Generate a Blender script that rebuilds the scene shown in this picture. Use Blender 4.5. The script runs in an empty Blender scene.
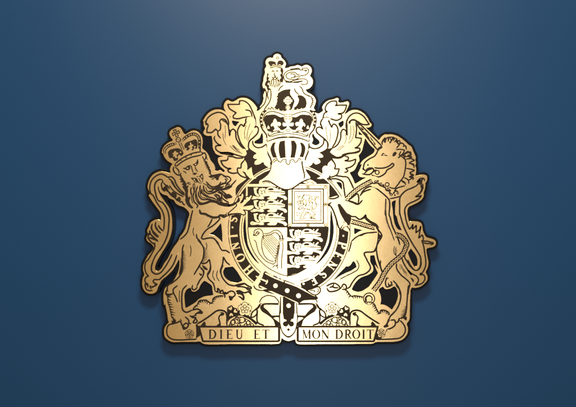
import bpy, math, random
import numpy as np
from mathutils import Vector, geometry

random.seed(7)
S = 0.002                      # metres per drawing unit on the plaque face
CX, CY = 288.0, 203.5          # drawing unit at the middle of the frame
FRONT = 0.033                  # the gold face stands this far off the wall
scene = bpy.context.scene

# ---------------------------------------------------------------- camera, light, exposure
cam_d = bpy.data.cameras.new("camera")
cam = bpy.data.objects.new("camera", cam_d)
scene.collection.objects.link(cam)
DIST = 2.2
cam.location = (0.0, -(DIST + FRONT), 0.0)
cam.rotation_euler = (math.radians(90), 0, 0)
cam_d.sensor_width = 36.0
cam_d.lens = 36.0 * DIST / (576 * S)
cam_d.clip_end = 50
scene.camera = cam

world = bpy.data.worlds.new("World")
scene.world = world
world.use_nodes = True
bg = world.node_tree.nodes["Background"]
bg.inputs[0].default_value = (1.0, 0.80, 0.45, 1)
bg.inputs[1].default_value = 0.42

def area(name, loc, target, sx, sy, watts, col):
    l = bpy.data.lights.new(name, 'AREA')
    l.shape = 'RECTANGLE'
    l.size, l.size_y = sx, sy
    l.energy = watts
    l.color = col
    o = bpy.data.objects.new(name, l)
    scene.collection.objects.link(o)
    o.location = loc
    d = Vector(target) - Vector(loc)
    o.rotation_euler = d.to_track_quat('-Z', 'Y').to_euler()
    return o

area("ceiling_lamp", (0.0, -1.35, 1.10), (0, 0, 0.0), 0.46, 0.34, 35.0, (1.0, 0.87, 0.64))
area("highlight_strip", (0.085, -2.75, 0.05), (0.035, 0, 0.0), 0.24, 2.0, 17.5, (0.66, 0.78, 1.0))  # unseen strip light added behind the camera for the bright band on the gold

scene.view_settings.view_transform = 'Standard'
scene.view_settings.look = 'None'
scene.view_settings.exposure = 0.0
scene.view_settings.gamma = 1.0

# ---------------------------------------------------------------- materials
def new_mat(name):
    m = bpy.data.materials.new(name)
    m.use_nodes = True
    nt = m.node_tree
    return m, nt, nt.nodes["Principled BSDF"]

def noise_node(nt, scale, detail=3.0, stretch=None):
    tc = nt.nodes.new("ShaderNodeTexCoord")
    n = nt.nodes.new("ShaderNodeTexNoise")
    n.inputs["Scale"].default_value = scale
    n.inputs["Detail"].default_value = detail
    if stretch:
        mp = nt.nodes.new("ShaderNodeMapping")
        mp.inputs["Scale"].default_value = stretch
        nt.links.new(tc.outputs["Object"], mp.inputs["Vector"])
        nt.links.new(mp.outputs["Vector"], n.inputs["Vector"])
    else:
        nt.links.new(tc.outputs["Object"], n.inputs["Vector"])
    return n

def ramp(nt, src, a, b, lo=0.3, hi=0.7):
    r = nt.nodes.new("ShaderNodeMapRange")
    r.inputs["From Min"].default_value = lo
    r.inputs["From Max"].default_value = hi
    r.inputs["To Min"].default_value = a
    r.inputs["To Max"].default_value = b
    nt.links.new(src, r.inputs["Value"])
    return r.outputs["Result"]

def make_gold():
    m, nt, b = new_mat("satin_gold_metal")
    b.inputs["Metallic"].default_value = 1.0
    grain = noise_node(nt, 700, 2)
    mix = nt.nodes.new("ShaderNodeMix")
    mix.data_type = 'RGBA'
    mix.inputs[6].default_value = (0.69, 0.440, 0.175, 1)
    mix.inputs[7].default_value = (0.85, 0.560, 0.250, 1)
    nt.links.new(ramp(nt, grain.outputs["Fac"], 0, 1), mix.inputs[0])
    nt.links.new(mix.outputs[2], b.inputs["Base Color"])
    soft = noise_node(nt, 9, 3)
    nt.links.new(ramp(nt, soft.outputs["Fac"], 0.19, 0.225), b.inputs["Roughness"])
    brush = noise_node(nt, 900, 2, (1, 1, 0.5))
    bp = nt.nodes.new("ShaderNodeBump")
    bp.inputs["Strength"].default_value = 0.06
    bp.inputs["Distance"].default_value = 0.0004
    nt.links.new(brush.outputs["Fac"], bp.inputs["Height"])
    nt.links.new(bp.outputs["Normal"], b.inputs["Normal"])
    return m

def make_ink():
    m, nt, b = new_mat("black_etched_paint")
    b.inputs["Base Color"].default_value = (0.014, 0.009, 0.006, 1)
    b.inputs["Roughness"].default_value = 0.42
    b.inputs["Specular IOR Level"].default_value = 0.24
    b.inputs["Specular Tint"].default_value = (1.0, 0.74, 0.48, 1)
    return m

def make_black():
    m, nt, b = new_mat("black_acrylic")
    b.inputs["Base Color"].default_value = (0.006, 0.006, 0.007, 1)
    b.inputs["Roughness"].default_value = 0.30
    b.inputs["Specular IOR Level"].default_value = 0.07
    return m

def make_wall():
    m, nt, b = new_mat("navy_wall_paint")
    n1 = noise_node(nt, 2.2, 3)
    mix = nt.nodes.new("ShaderNodeMix")
    mix.data_type = 'RGBA'
    mix.inputs[6].default_value = (0.0038, 0.0395, 0.1230, 1)
    mix.inputs[7].default_value = (0.0044, 0.0420, 0.1300, 1)
    nt.links.new(ramp(nt, n1.outputs["Fac"], 0, 1), mix.inputs[0])
    nt.links.new(mix.outputs[2], b.inputs["Base Color"])
    b.inputs["Roughness"].default_value = 0.39
    b.inputs["Specular IOR Level"].default_value = 0.25
    n2 = noise_node(nt, 330, 4)
    bp = nt.nodes.new("ShaderNodeBump")
    bp.inputs["Strength"].default_value = 0.13
    bp.inputs["Distance"].default_value = 0.0006
    nt.links.new(n2.outputs["Fac"], bp.inputs["Height"])
    nt.links.new(bp.outputs["Normal"], b.inputs["Normal"])
    return m

GOLD, INK, BLACK, WALL = make_gold(), make_ink(), make_black(), make_wall()

# ---------------------------------------------------------------- drawing toolkit
K = 11.52
def P(s):
    """'@x,y' moves the origin of a detail sheet (11.52 sheet units to one drawing unit), '@@' switches to
    plain drawing units; every other token is a point, a trailing c makes it a sharp corner."""
    ox = oy = 0.0
    k = 1.0
    out = []
    for t in s.split():
        if t == '@@':
            ox = oy = 0.0; k = 1.0
        elif t[0] == '@':
            a, b = t[1:].split(',')
            ox, oy, k = float(a), float(b), K
        else:
            c = t[-1] == 'c'
            a, b = t.rstrip('c').split(',')
            out.append((ox + float(a) / k, oy + float(b) / k, c))
    return out

def mir(pts, c=288.4):
    if isinstance(pts, str):
        pts = P(pts)
    return [(2 * c - x, y, k) for x, y, k in pts]

def cr(p0, p1, p2, p3, n):
    def d(a, b):
        return max(1e-4, math.hypot(a[0] - b[0], a[1] - b[1]) ** 0.5)
    t0 = 0; t1 = t0 + d(p0, p1); t2 = t1 + d(p1, p2); t3 = t2 + d(p2, p3)
    res = []
    for i in range(n):
        t = t1 + (t2 - t1) * i / n
        q = []
        for j in (0, 1):
            a1 = (t1 - t) / (t1 - t0) * p0[j] + (t - t0) / (t1 - t0) * p1[j]
            a2 = (t2 - t) / (t2 - t1) * p1[j] + (t - t1) / (t2 - t1) * p2[j]
            a3 = (t3 - t) / (t3 - t2) * p2[j] + (t - t2) / (t3 - t2) * p3[j]
            b1 = (t2 - t) / (t2 - t0) * a1 + (t - t0) / (t2 - t0) * a2
            b2 = (t3 - t) / (t3 - t1) * a2 + (t - t1) / (t3 - t1) * a3
            q.append((t2 - t) / (t2 - t1) * b1 + (t - t1) / (t2 - t1) * b2)
        res.append(tuple(q))
    return res

def smooth(pts, closed, step=0.55):
    if isinstance(pts, str):
        pts = P(pts)
    cl = [pts[0]]
    for p in pts[1:]:
        if math.hypot(p[0] - cl[-1][0], p[1] - cl[-1][1]) > 0.02:
            cl.append(p)
    pts = cl
    if closed and math.hypot(pts[0][0] - pts[-1][0], pts[0][1] - pts[-1][1]) < 0.02:
        pts = pts[:-1]
    n = len(pts)
    if n < 3:
        return [(p[0], p[1]) for p in pts]
    out = []
    m = n if closed else n - 1
    for i in range(m):
        b, c = pts[i], pts[(i + 1) % n]
        a = pts[(i - 1) % n] if (closed or i > 0) else None
        d = pts[(i + 2) % n] if (closed or i + 2 < n) else None
        if a is None or b[2]:
            a = (2 * b[0] - c[0], 2 * b[1] - c[1])
        if d is None or c[2]:
            d = (2 * c[0] - b[0], 2 * c[1] - b[1])
        L = math.hypot(c[0] - b[0], c[1] - b[1])
        out += cr(a, b, c, d, max(1, min(14, int(math.ceil(L / step)))))
    if not closed:
        out.append((pts[-1][0], pts[-1][1]))
    return out

def to_xz(p):
    return ((p[0] - CX) * S, (CY - p[1]) * S)

ROOT = bpy.data.objects.new("coat_of_arms", None)
ROOT.empty_display_size = 0.1
scene.collection.objects.link(ROOT)
ROOT["label"] = "gold and black royal coat of arms with lion and unicorn on navy blue wall"
ROOT["category"] = "coat of arms"

PARTS = []
LSTEP = 0.0005
DZ = 1.0e-6

class Part:
    """One flat etched piece: gold shapes and black etched lines, each painted a hair above the one before."""
    def __init__(self, name, level, parent=None):
        self.name, self.level, self.parent = name, level, parent
        self.prims = []
        self.clip = True
        PARTS.append(self)

    def fill(self, path, mat=1, closed=True, raw=False):
        pts = path if raw else smooth(path, True)
        self.prims.append(('f', mat, pts))
        return self

    def ink(self, *paths):
        for p in paths:
            self.fill(p, 1)
        return self

    def gold(self, *paths):
        for p in paths:
            self.fill(p, 0)
        return self

    def line(self, path, w=0.95, mat=1, closed=False, taper=True):
        pts = smooth(path, closed)
        if closed:
            pts = pts + [pts[0], pts[1]]
            taper = False
        if mat == 1:
            w = max(0.58 if w < 0.36 else 0.86, w * 1.5 if w > 0.8 else w * 1.35)
        self.prims.append(('s', mat, pts, w, taper))
        return self

    def lines(self, w, *paths):
        for p in paths:
            self.line(p, w)
        return self

    def shape(self, path, w=0.95):
        """gold piece with a black etched outline"""
        self.fill(path, 0)
        self.line(path, w, closed=True)
        return self

    def dot(self, x, y, r, mat=1, ry=None):
        ry = ry or r
        n = 18 if r > 1 else 12
        self.prims.append(('f', mat, [(x + r * math.cos(2 * math.pi * i / n), y + ry * math.sin(2 * math.pi * i / n)) for i in range(n)]))
        return self

    def ring(self, x, y, r, w=0.7, mat=1, ry=None):
        ry = ry or r
        n = 22
        pts = [(x + r * math.cos(2 * math.pi * i / n), y + ry * math.sin(2 * math.pi * i / n)) for i in range(n)]
        self.prims.append(('s', mat, pts + [pts[0], pts[1]], max(0.62, w * 1.35), False))
        return self

    def fur(self, path, amp=1.3, step=1.0, side=1, lean=0.5, base=0.5):
        """a black comb of hair along a line"""
        pts = smooth(path, False, 0.25)
        d = [0.0]
        for a, b in zip(pts, pts[1:]):
            d.append(d[-1] + math.hypot(b[0] - a[0], b[1] - a[1]))
        def at(s):
            s = min(max(s, 0), d[-1] - 1e-6)
            i = int(np.searchsorted(d, s, side='right')) - 1
            i = min(i, len(pts) - 2)
            f = (s - d[i]) / max(1e-9, d[i + 1] - d[i])
            a, b = pts[i], pts[i + 1]
            L = max(1e-9, d[i + 1] - d[i])
            t = ((b[0] - a[0]) / L, (b[1] - a[1]) / L)
            return (a[0] + f * (b[0] - a[0]), a[1] + f * (b[1] - a[1])), t
        n = max(2, int(d[-1] / step))
        self.prims.append(('s', 1, pts, max(0.9, 2 * base), True))
        for i in range(n):
            s0 = d[-1] * (i + 0.1) / n
            s1 = d[-1] * (i + 0.9) / n
            p, t = at(s0)
            q, _ = at(s1)
            e = math.sin(math.pi * (i + 0.5) / n) ** 0.4
            am = amp * 2.0 * e * random.uniform(0.75, 1.25) + 0.5
            m, tm = at((s0 + s1) / 2)
            tip = (m[0] - tm[1] * side * am + tm[0] * lean * am, m[1] + tm[0] * side * am + tm[1] * lean * am)
            self.prims.append(('f', 1, [p, tip, q]))
        return self

    def beads(self, pts, r=0.95):
        for x, y, _ in (P(pts) if isinstance(pts, str) else pts):
            self.dot(x, y, r * 1.35, 1)
            self.dot(x, y, r * 0.85, 0)
        return self

    def links(self, path, size=1.5, gap=2.3, w=0.62):
        """a chain: ring links laid along a line, turned alternately"""
        pts = smooth(path, False, 0.25)
        acc = 0.0
        nxt = 0.0
        k = 0
        for a, b in zip(pts, pts[1:]):
            L = math.hypot(b[0] - a[0], b[1] - a[1])
            acc += L
            if acc >= nxt:
                ang = math.atan2(b[1] - a[1], b[0] - a[0])
                ra, rb = (size * 1.05, size * 0.62) if k % 2 == 0 else (size * 0.8, size * 0.32)
                ring = []
                for i in range(14):
                    u = 2 * math.pi * i / 14
                    x, y = ra * math.cos(u), rb * math.sin(u)
                    ring.append((b[0] + x * math.cos(ang) - y * math.sin(ang), b[1] + x * math.sin(ang) + y * math.cos(ang)))
                self.prims.append(('s', 1, ring + [ring[0], ring[1]], w, False))
                nxt += gap
                k += 1
        return self

    def chain(self, path, w=3.0):
        """a run of flat chain: dark edges, gold band, links marked along it"""
        pts = smooth(path, False, 0.25)
        self.prims.append(('s', 1, pts, w + 2.4, False))
        self.prims.append(('s', 0, pts, w, False))
        acc, nxt, k = 0.0, 0.7, 0
        for a, b in zip(pts, pts[1:]):
            L = math.hypot(b[0] - a[0], b[1] - a[1])
            acc += L
            if acc < nxt or L < 1e-6:
                continue
            tx, ty = (b[0] - a[0]) / L, (b[1] - a[1]) / L
            if k % 2 == 0:
                self.prims.append(('f', 1, [(b[0] + tx * u - ty * v, b[1] + ty * u + tx * v) for u, v in ((-.85, 0), (-.35, .6), (.5, .6), (.95, 0), (.5, -.6), (-.35, -.6))]))
                nxt = acc + 1.15
            else:
                for sg in (1, -1):
                    self.prims.append(('s', 1, [(b[0] + tx * u - ty * v * sg, b[1] + ty * u + tx * v * sg) for u, v in ((-.5, w * .5), (0.0, w * .2), (.5, w * .5))], 0.75, False))
                nxt = acc + 1.15
            k += 1
        return self

    def build(self):
        V, F, M = [], [], []
        if self.clip:
            self.prims = [q for pr in self.prims for q in clip_prim(pr)]
        y0 = FRONT + self.level * LSTEP
        for k, pr in enumerate(self.prims):
            y = -(y0 + k * DZ)
            if pr[0] == 'f':
                _, mat, pts = pr
                loops = pts if isinstance(pts[0], list) else [pts]
                vl = [[Vector((p[0], -p[1], 0)) for p in lp] for lp in loops]
                vs, tris = fill_loops(vl)
                b = len(V)
                for v in vs:
                    x, z = to_xz((v.x, -v.y))
                    V.append((x, y, z))
                for t in tris:
                    a, c, d = (vs[i] for i in t)
                    cr_ = (c.x - a.x) * (d.y - a.y) - (d.x - a.x) * (c.y - a.y)
                    t = t if cr_ > 0 else (t[0], t[2], t[1])
                    F.append(tuple(b + i for i in t)); M.append(mat)
                if mat == 0:
                    yb = -(FRONT + max(0, self.level - 2.2) * LSTEP)
                    for l in vl:
                        bb = len(V)
                        n = len(l)
                        for v in l:
                            x, z = to_xz((v.x, -v.y))
                            V.append((x, yb, z))
                            V.append((x, y, z))
                        for i in range(n):
                            j = (i + 1) % n
                            F.append((bb + 2 * i + 1, bb + 2 * j + 1, bb + 2 * j, bb + 2 * i)); M.append(mat)
            else:
                _, mat, pts, w, taper = pr
                n = len(pts)
                if n < 2:
                    continue
                b = len(V)
                d = [0.0]
                for a, c in zip(pts, pts[1:]):
                    d.append(d[-1] + math.hypot(c[0] - a[0], c[1] - a[1]))
                tot = d[-1]
                ws = w if isinstance(w, (list, tuple)) else None
                for i, p in enumerate(pts):
                    a = pts[max(0, i - 1)]; c = pts[min(n - 1, i + 1)]
                    tx, ty = c[0] - a[0], c[1] - a[1]
                    L = math.hypot(tx, ty) or 1
                    nx, ny = -ty / L, tx / L
                    if ws:
                        f = d[i] / max(1e-9, tot) * (len(ws) - 1)
                        j = min(int(f), len(ws) - 2)
                        h = (ws[j] + (ws[j + 1] - ws[j]) * (f - j)) / 2
                    else:
                        h = w / 2
                        if taper:
                            e = min(d[i], tot - d[i])
                            h *= min(1.0, 0.55 + 0.45 * e / (1.2 * w))
                    for s in (1, -1):
                        x, z = to_xz((p[0] + nx * h * s, p[1] + ny * h * s))
                        V.append((x, y, z))
                for i in range(n - 1):
                    F.append((b + 2 * i, b + 2 * i + 2, b + 2 * i + 3, b + 2 * i + 1)); M.append(mat)
        me = bpy.data.meshes.new(self.name)
        me.from_pydata(V, [], F)
        me.materials.append(GOLD); me.materials.append(INK)
        me.polygons.foreach_set("material_index", M)
        # every flat face looks out of the wall
        import bmesh
        bm = bmesh.new(); bm.from_mesh(me)
        for f in bm.faces:
            f.normal_update()
            if f.normal.y > 0.9:
                f.normal_flip()
        bm.to_mesh(me); bm.free()
        o = bpy.data.objects.new(self.name, me)
        scene.collection.objects.link(o)
        o.parent = self.parent.obj if self.parent else ROOT
        self.obj = o
        return o

def fill_loops(vl):
    """triangles of the area inside a set of outlines (even-odd)"""
    vs, es = [], []
    for l in vl:
        b = len(vs)
        vs += [v.to_2d() for v in l]
        es += [(b + i, b + (i + 1) % len(l)) for i in range(len(l))]
    out = geometry.delaunay_2d_cdt(vs, es, [], 0, 1e-5)
    ov = np.array([(v.x, v.y) for v in out[0]])
    tr = np.array([t for t in out[2] if len(t) == 3])
    cen = ov[tr].mean(axis=1)
    a = np.array([(vs[i].x, vs[i].y) for i, j in es]); b = np.array([(vs[j].x, vs[j].y) for i, j in es])
    cnt = np.zeros(len(cen), int)
    for (ax, ay), (bx, by) in zip(a, b):
        if ay == by:
            continue
        m = ((cen[:, 1] >= min(ay, by)) & (cen[:, 1] < max(ay, by)))
        if m.any():
            xx = ax + (cen[m, 1] - ay) / (by - ay) * (bx - ax)
            idx = np.nonzero(m)[0][xx > cen[m, 0]]
            cnt[idx] += 1 if (by > ay or len(vl) > 1) else -1
    keep = tr[cnt % 2 == 1] if len(vl) > 1 else tr[cnt != 0]
    return [Vector((p[0], p[1], 0)) for p in ov], [tuple(int(i) for i in t) for t in keep]

# ---------------------------------------------------------------- the wall
def build_wall():
    me = bpy.data.meshes.new("wall")
    w, h, t = 3.0, 2.4, 0.12
    v = [(-w, 0, -h), (w, 0, -h), (w, 0, h), (-w, 0, h), (-w, t, -h), (w, t, -h), (w, t, h), (-w, t, h)]
    f = [(0, 1, 2, 3), (5, 4, 7, 6), (4, 0, 3, 7), (1, 5, 6, 2), (3, 2, 6, 7), (4, 5, 1, 0)]
    me.from_pydata(v, [], f)
    me.materials.append(WALL)
    o = bpy.data.objects.new("wall", me)
    scene.collection.objects.link(o)
    o["kind"] = "structure"
build_wall()

# ---------------------------------------------------------------- gold plate outline and cut-outs
OUTER = """
@250,48 152,400 158,330 172,290 170,240 188,205 178,170 190,130 225,108 262,112 275,82 315,65 350,80 365,112 395,140 415,180 405,215 400,230
450,222 @290,48 0,214 50,208 85,195 115,203 135,213 165,197 205,195 240,222 252,260 240,300 230,318c 258,355
@285,78 320,20 322,50 312,85 290,112 260,128 238,128c 255,160 300,185 340,220 356,262 345,310 332,345 350,375
@310,90 20,240 50,255 100,272c 150,235 140,200 160,160 210,120 270,106 312,90 332,102 325,130 345,145 400,138 435,130 452,152 437,200 415,245 395,280c
@340,95 75,208 110,185 160,170 220,178 280,215 320,265 342,310 366,340 350,368 318,376 295,372c
@340,120 340,125 400,185 450,232c 470,200 500,175 540,162
@375,125 70,145 110,118 170,106 240,117 300,150 350,190 385,225 420,250 440,300 465,350
@385,150 335,40 355,80 350,115 358,150 350,180 360,215 357,260 350,298c 400,288 440,283 480,295 487,330 475,370
@395,180 352,30 350,60 345,100 330,150 333,180 312,220 270,255 200,290 160,310 145,345
@395,210 142,30 147,70 157,115 162,133 190,128 225,130 265,133 300,150 315,185 320,230 335,270 360,310 420,330 455,345 472,370 468,400
@395,240 458,70 430,84 395,90 366,102 364,140 375,200 386,260 380,310
@380,260 545,100 525,140c 545,180 545,230 510,275 460,310 410,322 370,318c 352,345 350,403
@365,285 525,80 520,150 518,250 515,330
@365,315 515,40 503,72 482,100 495,150 490,210 460,260 420,290 380,303 310,311 240,310 200,311 120,315 100,328
@320,315 400,335 200,336 0,337 @275,315 270,336 247,326 238,305 234,280c 200,290 155,301 110,290 76,265c 70,300 55,326 0,336
@235,315 300,336 0,336 @195,315 110,336 78,322 60,308 0,311 @155,315 300,312 200,312 150,290 115,255 105,210 110,150 135,110 158,85
@155,285 150,403 140,330 125,260 115,210 @135,280 340,300 328,230 328,160 345,97 385,58 430,25
@135,255 476,240 500,180 512,110 507,46c 480,100 430,180 370,240 305,295 283,340
@135,280 265,85 250,130 220,153 180,160 125,142 92,95 82,30 @135,255 85,300 90,260 106,232 92,170 95,120 115,70 150,5
@135,225 150,350 200,295 216,260 190,220 142,185 130,150 148,100 140,65 160,20
@135,195 170,340 175,322 210,295 250,280 297,292c 300,250 290,200 240,130 190,60 158,0
@135,165 172,330 147,265 150,215 175,150 220,100 290,72 350,80 412,97c
@155,150 175,240 173,220 185,180 200,162 150,130 110,85 90,40
@155,120 80,380 85,340 110,295 160,255 205,233 183,200 165,160 180,120 225,95 260,80 300,100 325,140 343,165 390,140 440,120 500,140 540,190 550,250 545,320 557,338
@190,150 190,22 215,60 240,120 280,170 290,210 287,238c 310,240 350,232 388,257c
400,240 350,190 322,130 326,88 370,76 402,72c 330,60 285,32 276,0
@195,120 235,385 207,330 202,270 195,200 188,182 150,185 105,165 95,140 115,100 100,60 97,10
@195,90 85,370 110,320 160,260 220,228 290,225 350,250 405,300 425,335c
@225,90 70,325c 45,290 0,235 -15,190 -3,145 30,115 80,134 130,115 160,95 220,88 280,108 330,150 365,195 375,212c
400,190 430,150 442,105
@250,78 158,235 152,200 165,160 175,140 150,110 142,80 152,40
"""
HOLES = [
 "@225,90 98,352c 130,360 168,366c @225,120 150,35 120,75c 88,42 82,8",
 "@225,120 430,145c 438,200 436,270c 390,275 345,270c 340,250 400,205 415,165",
 "@285,130 322,35c 350,85 390,120 397,152 355,175 308,155c 325,110 312,70",
 "@310,120 325,38c 345,25 385,5c 388,55c 355,88c 338,72",
 "@340,120 215,130c 262,172c 216,171c",
 "@340,135 290,35c 340,110 400,165c 390,200 330,245 265,290 235,330 225,403 @335,160 310,40 285,70 282,115 265,150 275,185 310,200 365,200c 300,235 232,275c 200,200 168,145c 220,120 250,70 275,10 @340,135 215,330 225,290 215,235c 250,190 272,110",
 "@325,170 128,138c 185,148 197,235c",
 "@360,180 370,255 412,232c 405,310 407,403 @360,210 420,70 440,145 482,236c 440,222 405,170 385,80 378,0",
 "@395,240 183,98c 245,185 258,240 250,300 226,306 190,250 155,165 152,145",
 "@360,240 118,180c 165,176c 185,260 215,340 @340,260 400,50 415,105 438,150c 400,210 330,310c 250,360 220,368 150,350 135,335c 180,260 240,205 330,170 380,130 382,80 350,20",
 "@365,285 160,55 205,18c 235,48 290,42 340,18 372,60 380,120 360,200 325,260 310,286c 290,268 240,235 195,225 175,228c 187,180 180,115",
 "@315,235 335,352c 380,365 408,348 440,300c 462,320 478,370 476,403 @320,265 420,30 350,70 240,120 140,190c 220,100 300,10",
 "@325,200 335,322c 440,352c 380,372 338,398c",
 "@240,205 38,135c 70,128c 68,280 74,330 @240,235 88,100 125,190 175,270 232,345c 165,285 95,180 55,80 42,0 @240,205 40,250",
 "@325,200 68,100c 85,200 100,330 95,403 @315,235 195,80 150,190 70,290 0,350c 90,230 155,100 170,0 @325,200 60,300 62,200",
 "@180,210 330,280c 400,235 472,150c 484,250 488,372c 450,330 395,292",
 "@195,265 325,80 345,30c 385,25 435,18c 480,70 548,180c 480,205 400,185 345,140",
 "@155,285 342,100 370,50 412,30c 425,72 465,76 510,40c @195,265 50,262 75,215 108,182c 150,205 192,240 202,300 212,345c 180,352 100,365 40,395c @155,285 470,196 410,235 352,268c 344,200",
 "@155,180 38,62c 52,125 75,155 110,172 140,180 165,210 215,232 240,270 285,298 325,310 360,335 390,372 @180,210 108,50 88,115 60,215 30,270 0,308 @135,225 500,180 430,280 375,390 @135,255 340,90 300,160 260,186 236,172 231,140 250,80 @135,225 310,320 370,220 402,150 425,60 @135,195 428,330 425,260 400,160 340,70 290,0 @135,165 283,330 265,280 262,255",
 "@225,90 340,232c 375,240 412,212c @250,105 100,10 70,80c",
]

def curve_mesh(name, loops, y_back, y_front, mat, bevel):
    cu = bpy.data.curves.new(name, 'CURVE')
    cu.dimensions = '2D'
    cu.fill_mode = 'BOTH'
    cu.extrude = (y_front - y_back) / 2 - bevel
    cu.bevel_depth = bevel
    cu.bevel_resolution = 1
    cu.offset = -bevel
    for lp in loops:
        sp = cu.splines.new('POLY')
        sp.points.add(len(lp) - 1)
        for i, p in enumerate(lp):
            x, z = to_xz(p)
            sp.points[i].co = (x, z, 0, 1)
        sp.use_cyclic_u = True
    tmp = bpy.data.objects.new(name + "_outline", cu)
    scene.collection.objects.link(tmp)
    dg = bpy.context.evaluated_depsgraph_get()
    me = bpy.data.meshes.new_from_object(tmp.evaluated_get(dg))
    bpy.data.objects.remove(tmp)
    bpy.data.curves.remove(cu)
    ym = -(y_front + y_back) / 2
    for v in me.vertices:
        x, y, z = v.co
        v.co = (x, ym - z, y)
    me.materials.clear()
    me.materials.append(mat)
    for p in me.polygons:
        p.use_smooth = False
        p.material_index = 0
    me.name = name
    o = bpy.data.objects.new(name, me)
    scene.collection.objects.link(o)
    o.parent = ROOT
    return o

outer = smooth(OUTER, True)
holes = [smooth(h, True) for h in HOLES]

def raster(loops, x0, y0, nx, ny, h):
    g = np.zeros((ny, nx), bool)
    for lp in loops:
        a = np.array(lp); b = np.roll(a, -1, 0)
        for j in range(ny):
            y = y0 + (j + 0.5) * h
            m = (a[:, 1] <= y) != (b[:, 1] <= y)
            if not m.any():
                continue
            xs = np.sort(a[m, 0] + (y - a[m, 1]) / (b[m, 1] - a[m, 1]) * (b[m, 0] - a[m, 0]))
            idx = np.clip(np.ceil((xs - x0) / h - 0.5).astype(int), 0, nx)
            for s, e in zip(idx[::2], idx[1::2]):
                g[j, s:e] ^= True
    return g

def dilate(g, r):
    ny, nx = g.shape
    out = np.zeros_like(g)
    for dy in range(-r, r + 1):
        w = int(math.sqrt(r * r - dy * dy))
        c = np.cumsum(np.pad(g, ((0, 0), (w + 1, w))).astype(np.int32), axis=1)
        d = (c[:, 2 * w + 1:] - c[:, :-2 * w - 1]) > 0
        if dy >= 0:
            out[dy:] |= d[:ny - dy]
        else:
            out[:dy] |= d[-dy:]
    return out

def contours(f, x0, y0, h):
    """marching squares at 0.5"""
    ny, nx = f.shape
    ins = f > 0.5
    nxt = {}
    code = ins[:-1, :-1] * 1 + ins[:-1, 1:] * 2 + ins[1:, 1:] * 4 + ins[1:, :-1] * 8
    tab = {1: [(3, 0)], 2: [(0, 1)], 3: [(3, 1)], 4: [(1, 2)], 5: [(3, 0), (1, 2)], 6: [(0, 2)], 7: [(3, 2)],
           8: [(2, 3)], 9: [(2, 0)], 10: [(0, 1), (2, 3)], 11: [(2, 1)], 12: [(1, 3)], 13: [(1, 0)], 14: [(0, 3)]}
    def key(j, i, e):
        return {0: (j, i, 0), 1: (j, i + 1, 1), 2: (j + 1, i, 0), 3: (j, i, 1)}[e]
    jj, ii = np.nonzero((code > 0) & (code < 15))
    for j, i in zip(jj.tolist(), ii.tolist()):
        for a, b in tab[int(code[j, i])]:
            nxt[key(j, i, a)] = key(j, i, b)
    def pos(k):
        j, i, e = k
        j2, i2 = (j, i + 1) if e == 0 else (j + 1, i)
        a, b = f[j, i], f[j2, i2]
        t = (0.5 - a) / (b - a)
        return (x0 + (i + 0.5 + t * (i2 - i)) * h, y0 + (j + 0.5 + t * (j2 - j)) * h)
    loops = []
    while nxt:
        k0, k = nxt.popitem()
        lp = [pos(k0)]
        while k != k0 and k in nxt:
            lp.append(pos(k)); k = nxt.pop(k)
        loops.append(lp)
    return loops

h = 0.2
x0, y0 = 130.0, 46.0
nx, ny = int(318 / h), int(306 / h)

def blur(g, n):
    f = g.astype(np.float32)
    for _ in range(n):
        f = (np.roll(f, 1, 0) + f + np.roll(f, -1, 0)) / 3
        f = (np.roll(f, 1, 1) + f + np.roll(f, -1, 1)) / 3
    return f

def decimate(lp, tol):
    """drop points that lie on the line between their neighbours"""
    out = [lp[0]]
    i = 0
    n = len(lp)
    while i < n - 1:
        j = min(i + 2, n - 1)
        best = i + 1
        while j < n and j - i < 14:
            a, b = lp[i], lp[j]
            L = math.hypot(b[0] - a[0], b[1] - a[1]) or 1
            if max(abs((p[0] - a[0]) * (b[1] - a[1]) - (p[1] - a[1]) * (b[0] - a[0])) / L for p in lp[i + 1:j] or [a]) > tol:
                break
            best = j
            j += 1
        i = best
        out.append(lp[i])
    return out

solid = raster([outer], x0, y0, nx, ny, h)
for hl in holes:
    solid &= ~raster([hl], x0, y0, nx, ny, h)
gold_loops = [decimate(l, 0.03) for l in contours(blur(solid, 3), x0, y0, h) if len(l) > 25]
back_loops = [decimate(l, 0.05) for l in contours(blur(dilate(solid, int(2.7 / h)), 6), x0, y0, h) if len(l) > 130]

def loop_area(l):
    a = np.array(l); b = np.roll(a, -1, 0)
    return abs(float((a[:, 0] * b[:, 1] - b[:, 0] * a[:, 1]).sum()) / 2)
# only the wide gap inside the lion's tail is cut right through the backing
back_loops = [l for l in back_loops if loop_area(l) > 320]
backing = curve_mesh("backing_plate", back_loops, 0.0002, FRONT - 0.004, BLACK, 0.0006)
plate = curve_mesh("gold_plate", gold_loops, FRONT - 0.004, FRONT, GOLD, 0.0002)

def shift_or(g, k):
    """shrink a mask by k cells"""
    return ~dilate(~g, k)
SAFE = shift_or(solid, 2)

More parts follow.
